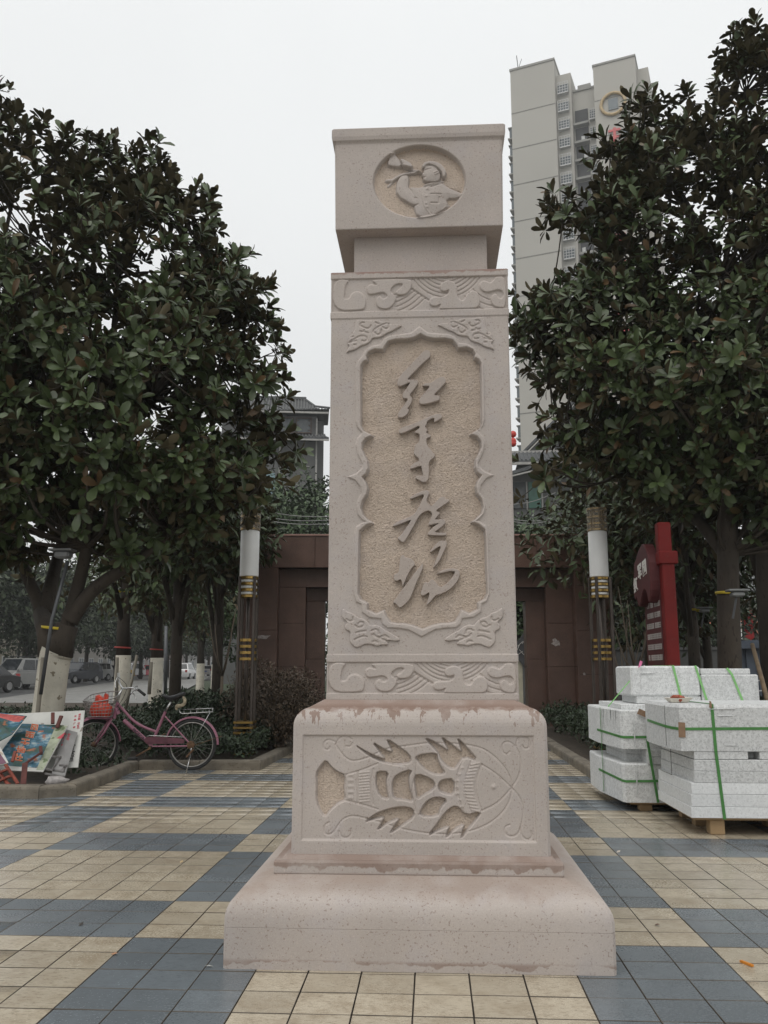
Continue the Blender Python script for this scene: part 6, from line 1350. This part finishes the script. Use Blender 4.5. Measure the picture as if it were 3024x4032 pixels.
# ------------------------------------------------------------------ parked cars
M_tyre = M_rub; M_hub = mat('wheel_alloy', (.35, .35, .35), .35, .1, 5, metal=.7); M_carg = mat('car_glass', (.02, .023, .026), .08); M_lite = mat('headlamp_lens', (.6, .6, .6), .15); M_plate = mat('blue_plate', (.03, .08, .3), .4); M_trim = mat('car_trim', (.02, .02, .02), .5); M_tl = mat('tail_lamp', (.3, .02, .02), .3)
def car(name, label, paint, x, D, kind='suv', face=1, cat='car', dz=0):
    p = dist(x, 1450, D); p[2] = sz(p)+dz; rz = math.atan2(-e0[1]*face, -e0[0]*face)-R(28 if face > 0 else 8)
    t = thing(name, label, cat, tuple(p), 'vehicles parked along the far side of the street', rz)
    bd = lambda mb, n, m, sm=False, au=None: mb.build(n, m, t, smooth=sm, local=True, auto=au)
    if kind == 'van': L, Wd, body, cab = 4.1, 1.66, [(-2.15,.3),(-2.15,1.1),(1.55,1.08),(1.85,.9),(1.95,.6),(1.95,.3)], [(-2.13,1.1),(-2.08,1.8),(-1.9,1.87),(.75,1.87),(1.5,1.08)]
    elif kind == 'hatch': L, Wd, body, cab = 3.8, 1.68, [(-1.9,.28),(-1.9,.8),(-1.8,.92),(.75,.92),(1.6,.78),(1.88,.6),(1.9,.28)], [(-1.8,.92),(-1.5,1.38),(-1.2,1.48),(-.1,1.47),(.85,.92)]
    elif kind == 'sedan': L, Wd, body, cab = 4.6, 1.78, [(-2.3,.28),(-2.3,.85),(-1.6,.98),(.9,.95),(2.0,.8),(2.28,.6),(2.3,.28)], [(-1.6,.97),(-.95,1.4),(-.6,1.46),(.0,1.45),(1.0,.95)]
    else: L, Wd, body, cab = 4.55, 1.84, [(-2.27,.34),(-2.27,.95),(-2.2,1.05),(.9,1.05),(1.9,.95),(2.22,.8),(2.27,.34)], [(-2.2,1.04),(-1.9,1.6),(-1.6,1.7),(-.1,1.7),(.2,1.62),(1.0,1.04)]
    bd(MB().prism(body, lambda a, b, d: (a, d, b), -Wd/2, Wd/2, .06), 'body', paint, au=35)
    wt = Wd*.40; V = []; nC = len(cab)
    for s in (-1, 1):
        for (a, b) in cab: k = (b-cab[0][1])/(max(q[1] for q in cab)-cab[0][1]); V.append((a, s*(Wd/2-.03-(Wd/2-.03-wt)*k), b))
    F = [tuple(range(nC)), tuple(range(2*nC-1, nC-1, -1))]+[(i, (i+1) % nC, nC+(i+1) % nC, nC+i) for i in range(nC)]
    bd(MB().add(V, F), 'cabin', paint, au=35)
    zb, zt = cab[0][1]+.05, max(q[1] for q in cab)-.1; xs0, xs1 = cab[1][0]+.1, cab[-2][0]-.05
    def sy(z): k = (z-cab[0][1])/(max(q[1] for q in cab)-cab[0][1]); return Wd/2-.03-(Wd/2-.03-wt)*k+.006
    nw = 3 if kind in ('van', 'suv') else 2
    for s in (-1, 1):
        for k in range(nw):
            a, b = xs0+(xs1-xs0)*k/nw+.03, xs0+(xs1-xs0)*(k+1)/nw-.03; bx = .45 if k == nw-1 else 0
            V = [(a, s*sy(zb), zb), (b+bx*.8, s*sy(zb), zb), (b, s*sy(zt), zt), (a, s*sy(zt), zt)]; V2 = [(x_, y_+s*.004, z_) for x_, y_, z_ in V]
            bd(MB().add(V+V2, [(0, 1, 2, 3), (4, 7, 6, 5), (0, 4, 5, 1), (1, 5, 6, 2), (2, 6, 7, 3), (3, 7, 4, 0)]), 'side_window', M_carg)
    for (ia, ib, nm, dx) in ((-1, -2 if kind != 'suv' else -2, 'windscreen', .012), (0, 1, 'rear_window', -.012)):
        a, b = cab[ia], cab[ib]; V = []
        for (px_, pz), k in ((a, .08), (a, .08), (b, .06), (b, .06)): V.append((px_, pz))
        ya, yb = sy(a[1])-.08, sy(b[1])-.08; ax, az_ = a[0]+(b[0]-a[0])*.08, a[1]+(b[1]-a[1])*.08; bx_, bz_ = a[0]+(b[0]-a[0])*.92, a[1]+(b[1]-a[1])*.92
        V = [(ax+dx, -ya, az_+.012), (ax+dx, ya, az_+.012), (bx_+dx, yb, bz_+.012), (bx_+dx, -yb, bz_+.012)]; V2 = [(x_-dx, y_, z_-.03) for x_, y_, z_ in V]
        bd(MB().add(V+V2, [(0, 1, 2, 3), (7, 6, 5, 4), (0, 4, 5, 1), (1, 5, 6, 2), (2, 6, 7, 3), (3, 7, 4, 0)]), nm, M_carg)
    rw = .30 if kind in ('van', 'hatch') else .345
    for xw in (-L*.30, L*.31):
        for s in (-1, 1):
            y = s*(Wd/2-.06); w = bd(MB().lathe([(.12, y-.1), (rw-.03, y-.11), (rw, y-.07), (rw, y+.07), (rw-.03, y+.11), (.12, y+.1)], (xw, 0, rw), 18, 'y'), 'wheel', M_tyre, True, 40)
            ORG[w.name] = np.zeros(3); MB().lathe([(.02, y+s*.105), (rw*.6, y+s*.118), (rw*.62, y+s*.10)], (xw, 0, rw), 14, 'y').build('rim', M_hub, w, local=True)
    fx = body[-1][0]; hz = .72 if kind != 'van' else .78
    for s in (-1, 1):
        bd(MB().box(fx-.22, fx-.0 if kind != 'sedan' else fx-.02, s*(Wd/2-.28)-.2, s*(Wd/2-.28)+.2, hz-.08, hz+.07, .03), 'headlight', M_lite)
        bd(MB().box(-fx-.015, -fx+.1, s*(Wd/2-.2)-.12, s*(Wd/2-.2)+.12, .75, 1.0 if kind != 'hatch' else .88, .02), 'tail_light', M_tl)
        bd(MB().box(cab[-1][0]-.32, cab[-1][0]-.12, s*(Wd/2+.10)-.08, s*(Wd/2+.10)+.08, cab[0][1]+.02, cab[0][1]+.16, .02), 'wing_mirror', paint)
    bd(MB().box(fx-.05, fx+.015, -.5, .5, .42, .62, .02), 'grille', M_trim); bd(MB().box(fx+.0, fx+.03, -.22, .22, .46, .59, .004), 'number_plate', M_plate); bd(MB().box(-fx-.03, -fx, -.22, .22, .62, .75, .004), 'number_plate', M_plate)
    if kind == 'van':
        rk = MB()
        for s in (-1, 1): rk.tube([(-1.5, s*.6, 1.98), (.5, s*.6, 1.98)], .02, 6)
        for k in range(5): rk.tube([(-1.4+k*.45, -.62, 1.99), (-1.4+k*.45, .62, 1.99)], .015, 6)
        for k in (0, 4):
            for s in (-1, 1): rk.tube([(-1.4+k*.45, s*.6, 1.86), (-1.4+k*.45, s*.6, 1.98)], .015, 6)
        bd(rk, 'roof_rack', M_trim)
    return t
e0 = e
def paint(n, c, r_=.25): return mat(n, c, r_, .08, 2, metal=.2, coat=.4)
car('parked_van', 'silver minivan with a roof rack parked left of the limewashed trunk', paint('silver_paint', (.26, .26, .25)), 50, 59, 'van', cat='van')
car('parked_car', 'black car cut off at the left edge in front of the silver van', paint('black_paint', (.02, .02, .022)), -48, 52, 'sedan')
car('parked_car', 'dark blue parked jeep right of the limewashed magnolia trunk', paint('dark_blue_paint', (.018, .022, .035)), 166, 77, 'suv')
car('parked_car', 'white parked car behind the dark blue jeep', paint('white_paint', (.55, .55, .54)), 197, 88, 'suv')
car('parked_car', 'black parked car between the white car and the yellow taxi', paint('black_paint_dusty', (.03, .03, .03)), 226, 94, 'sedan')
car('parked_car', 'yellow taxi half hidden by the limewashed trunk behind the handlebars', paint('yellow_paint', (.55, .33, .02)), 250, 100, 'sedan')
car('parked_car', 'white car between the limewashed trunk and the red hatchback', paint('white_paint_plain', (.5, .5, .5)), 276, 106, 'suv')
car('parked_car', 'red hatchback parked facing the camera across the street', paint('red_paint', (.36, .02, .04)), 302, 108, 'hatch')
car('parked_car', 'dark car behind the red hatchback', paint('charcoal_paint', (.03, .032, .035)), 326, 116, 'sedan')
car('parked_car', 'white estate car seen from behind between two limewashed trunks', paint('white_paint_bright', (.6, .6, .6)), 396, 92, 'suv', -1)
car('parked_car', 'distant pale car with red lamps behind the bronze shrub', paint('pale_paint', (.5, .48, .47)), 450, 118, 'sedan', -1)
# ------------------------------------------------------------------ buildings beyond the street and at the right edge
def building(label, c, L, Dp, H, rz, col, rows, cols, wz=1.5, name='town_house', roofm=None, skip=()):
    t = thing(name, label, 'building', tuple(c), rz=rz); m = mat('plaster_%d' % int(c[0]*7), col, .85, .1, .3)
    MB().box(-L/2, L/2, 0, Dp, -1.5, H).build('wall', m, t, local=True); MB().box(-L/2-.3, L/2+.3, -.3, Dp+.3, H, H+.35).build('roof', roofm or M_slabc, t, local=True)
    for i in range(rows):
        for j in range(cols):
            if (i, j) in skip: continue
            x = -L/2+L*(j+.5)/cols; z = .9+i*(H/rows); w = MB().box(x-.6, x+.6, -.03, .05, z, z+wz).build('window', M_gl, t, local=True); ORG[w.name] = np.zeros(3)
            f = MB().box(x-.68, x-.6, -.07, .04, z-.08, z+wz+.08).box(x+.6, x+.68, -.07, .04, z-.08, z+wz+.08).box(x-.6, x+.6, -.07, .04, z+wz, z+wz+.08).box(x-.68, x+.68, -.12, .04, z-.16, z-.08).box(x-.03, x+.03, -.06, .0, z, z+wz).build('frame', M_fr, w, local=True)
    return t
rs = math.atan2(e[1], e[0])
b0, b1 = dist(-160, 1450, 84)[:2], dist(480, 1450, 168)[:2]; bd_ = (b1-b0)/np.linalg.norm(b1-b0); BL_ = np.linalg.norm(b1-b0)
for k, (col, lab) in zip((0, 1, 2, 3, -1), [((.36, .33, .26), 'cream terrace behind the silver van across the street'), ((.32, .30, .27), 'pale terrace behind the parked cars across the street'), ((.32, .27, .26), 'pale pinkish terrace at the far end of the street'), ((.30, .295, .285), 'grey terrace farthest along the street'), ((.31, .29, .25), 'cream terrace at the far left end of the row across the street')]):
    p = b0+bd_*BL_*(k+.5)/4; building(lab, (p[0], p[1], max(0, .1+.1*k)), BL_/4-.8, 10, 11, math.atan2(bd_[1], bd_[0]), col, 3, 8)
E_ = lambda x, y, D: dist(x, y, D)
b = E_(1640, 1450, 62); wb = building('white block with a grey hipped roof at the right edge behind the trees', (b[0], b[1], 0), 16, 10, 5.2, -PSI+R(-12), (.55, .53, .50), 2, 5, 1.1, skip=((0, 0), (0, 1), (0, 2), (0, 3), (0, 4)))
hr = MB(); hr.add([(-8.6, -.6, 5.55), (8.6, -.6, 5.55), (8.6, 10.6, 5.55), (-8.6, 10.6, 5.55), (-4.5, 5, 8.6), (4.5, 5, 8.6)], [(0, 1, 5, 4), (1, 2, 5), (2, 3, 4, 5), (3, 0, 4), (3, 2, 1, 0)]); hr.build('hipped_roof', mat('grey_slate', (.16, .165, .17), .7, .2, 2), wb, local=True)
b = E_(1655, 1450, 48); rh2 = building('low house with an orange tiled roof and a glazed balcony at the right edge', (b[0], b[1], 0), 7, 6, 2.6, -PSI+R(-10), (.42, .4, .36), 1, 5, 1.0)
MB().add([(-3.9, -.9, 2.95), (3.9, -.9, 2.95), (3.9, 6.5, 2.95), (-3.9, 6.5, 2.95), (-2, 2.8, 4.0), (2, 2.8, 4.0)], [(0, 1, 5, 4), (1, 2, 5), (2, 3, 4, 5), (3, 0, 4), (3, 2, 1, 0)]).build('tiled_roof', mat('orange_roof_tile', (.42, .14, .07), .7, .2, 3), rh2, local=True)
for k in range(12): MB().box(-3.4+k*.58, -3.34+k*.58, -.5, -.44, .9, 1.5).build('baluster', M_fr, rh2, local=True)
MB().box(-3.5, 3.5, -.55, -.4, 1.5, 1.58).build('balcony_rail', M_fr, rh2, local=True)
b = E_(1604, 1450, 40); tag(MB().tube([(b[0], b[1], 0), (b[0]-.05, b[1], 3.6)], [.13, .11], 10).build('white_pole', mat('white_pole', (.6, .6, .57), .6), smooth=True), 'white round pole right of the granite blocks', 'pole')
b = E_(1619, 1450, 45); rbn = thing('red_banner', 'narrow red banner hanging above the street at the right edge', 'banner', tuple(b)); c = E_(1617, 1350, 45)
MB().box(c[0]-.22, c[0]+.22, c[1]-.02, c[1]+.02, c[2]-.75, c[2]+.72).build('cloth', mat('red_banner', (.5, .03, .03), .7), rbn); MB().tube([c+[-.25, 0, -2.9], c+[-.25, 0, 1.0]], .04, 6).build('pole', M_spole, rbn)
fr_ = thing('steel_gantry', 'blue grey steel frame standing beyond the granite blocks at the right edge', 'frame', tuple(E_(1625, 1450, 24)*[1, 1, 0])); M_bg = mat('blue_grey_steel', (.07, .085, .11), .6, .25, 3)
for x in (1601, 1622, 1646, 1668): q = E_(x, 1450, 24); MB().box(q[0]-.12, q[0]+.12, q[1]-.1, q[1]+.1, -.1, 1.75).build('post', M_bg, fr_)
q0, q1 = E_(1590, 1393, 23.8), E_(1680, 1390, 23.8); MB().bar(q0, q1, .2, .2).build('beam', M_bg, fr_)
q0, q1 = E_(1590, 1500, 23.8), E_(1680, 1500, 23.8)
for y in (1470, 1492): MB().bar(E_(1636, y, 23.7), E_(1690, y, 23.7), .03, .03).build('rail', M_fr, fr_)
q0, q1 = at(1625, 1392, 7.6), at(1668, 1550, 6.6); tag(MB().tube([q0, q1], [.026, .03], 8).build('bamboo_pole', mat('tan_bamboo', (.21, .15, .09), .7, .3, 8), smooth=True), 'tan wooden pole leaning behind the granite blocks at the right edge', 'pole')
b = E_(1640, 1450, 38); cc = car('parked_car', 'pale turquoise car seen between the steel posts at the right edge', paint('turquoise_paint', (.25, .38, .38)), 1640, 38, 'hatch'); cc.location.z = -.1; cc.rotation_euler.z = R(200); cc['group'] = 'cars at the right edge'
p = E_(1560, 1450, 45); p[2] = 0; plain_tree('street_tree', 'round dark tree before the white block at the right edge', p, 7, 4.2, 3.2, .2, M_camph, 160, 3000, .3, .5)
p = E_(1470, 1450, 40); p[2] = 0; plain_tree('street_tree', 'round dark tree in the gap behind the red signboard', p, 7, 3.2, 3.4, .2, M_camph, 161, 4000, .3, .5)
p = E_(1380, 1450, 36); p[2] = 0; plain_tree('street_tree', 'round dark tree left of the red signboard, in the distance', p, 7, 3.0, 3.0, .2, M_camph, 162, 4000, .3, .5)
gw = thing('garden_wall', 'low grey wall in the shade behind the red signboard', 'wall', tuple(E_(1400, 1450, 26)*[1, 1, 0]), rz=-.05)
MB().box(-4, 2.2, 0, .25, -.2, 1.7).build('wall', mat('grey_block_wall', (.10, .10, .097), .9, .2, 2), gw, local=True); MB().box(-4.05, 2.25, -.05, .3, 1.7, 1.78)  .build('coping', bpy.data.materials['grey_block_wall'], gw, local=True)
# ------------------------------------------------------------------ drizzle haze
hz = MB().box(-90, 90, -14, 240, -1.3, 99).build('haze', None); hz['kind'] = 'stuff'
m = bpy.data.materials.new('drizzle_haze'); m.use_nodes = True; n = m.node_tree.nodes; n.remove(n['Principled BSDF'])
v = n.new('ShaderNodeVolumePrincipled'); v.inputs['Color'].default_value = (.93, .95, .96, 1); v.inputs['Density'].default_value = .0008; v.inputs['Anisotropy'].default_value = .2
m.node_tree.links.new(v.outputs[0], n['Material Output'].inputs['Volume'])
hz.data.materials.clear(); hz.data.materials.append(m)
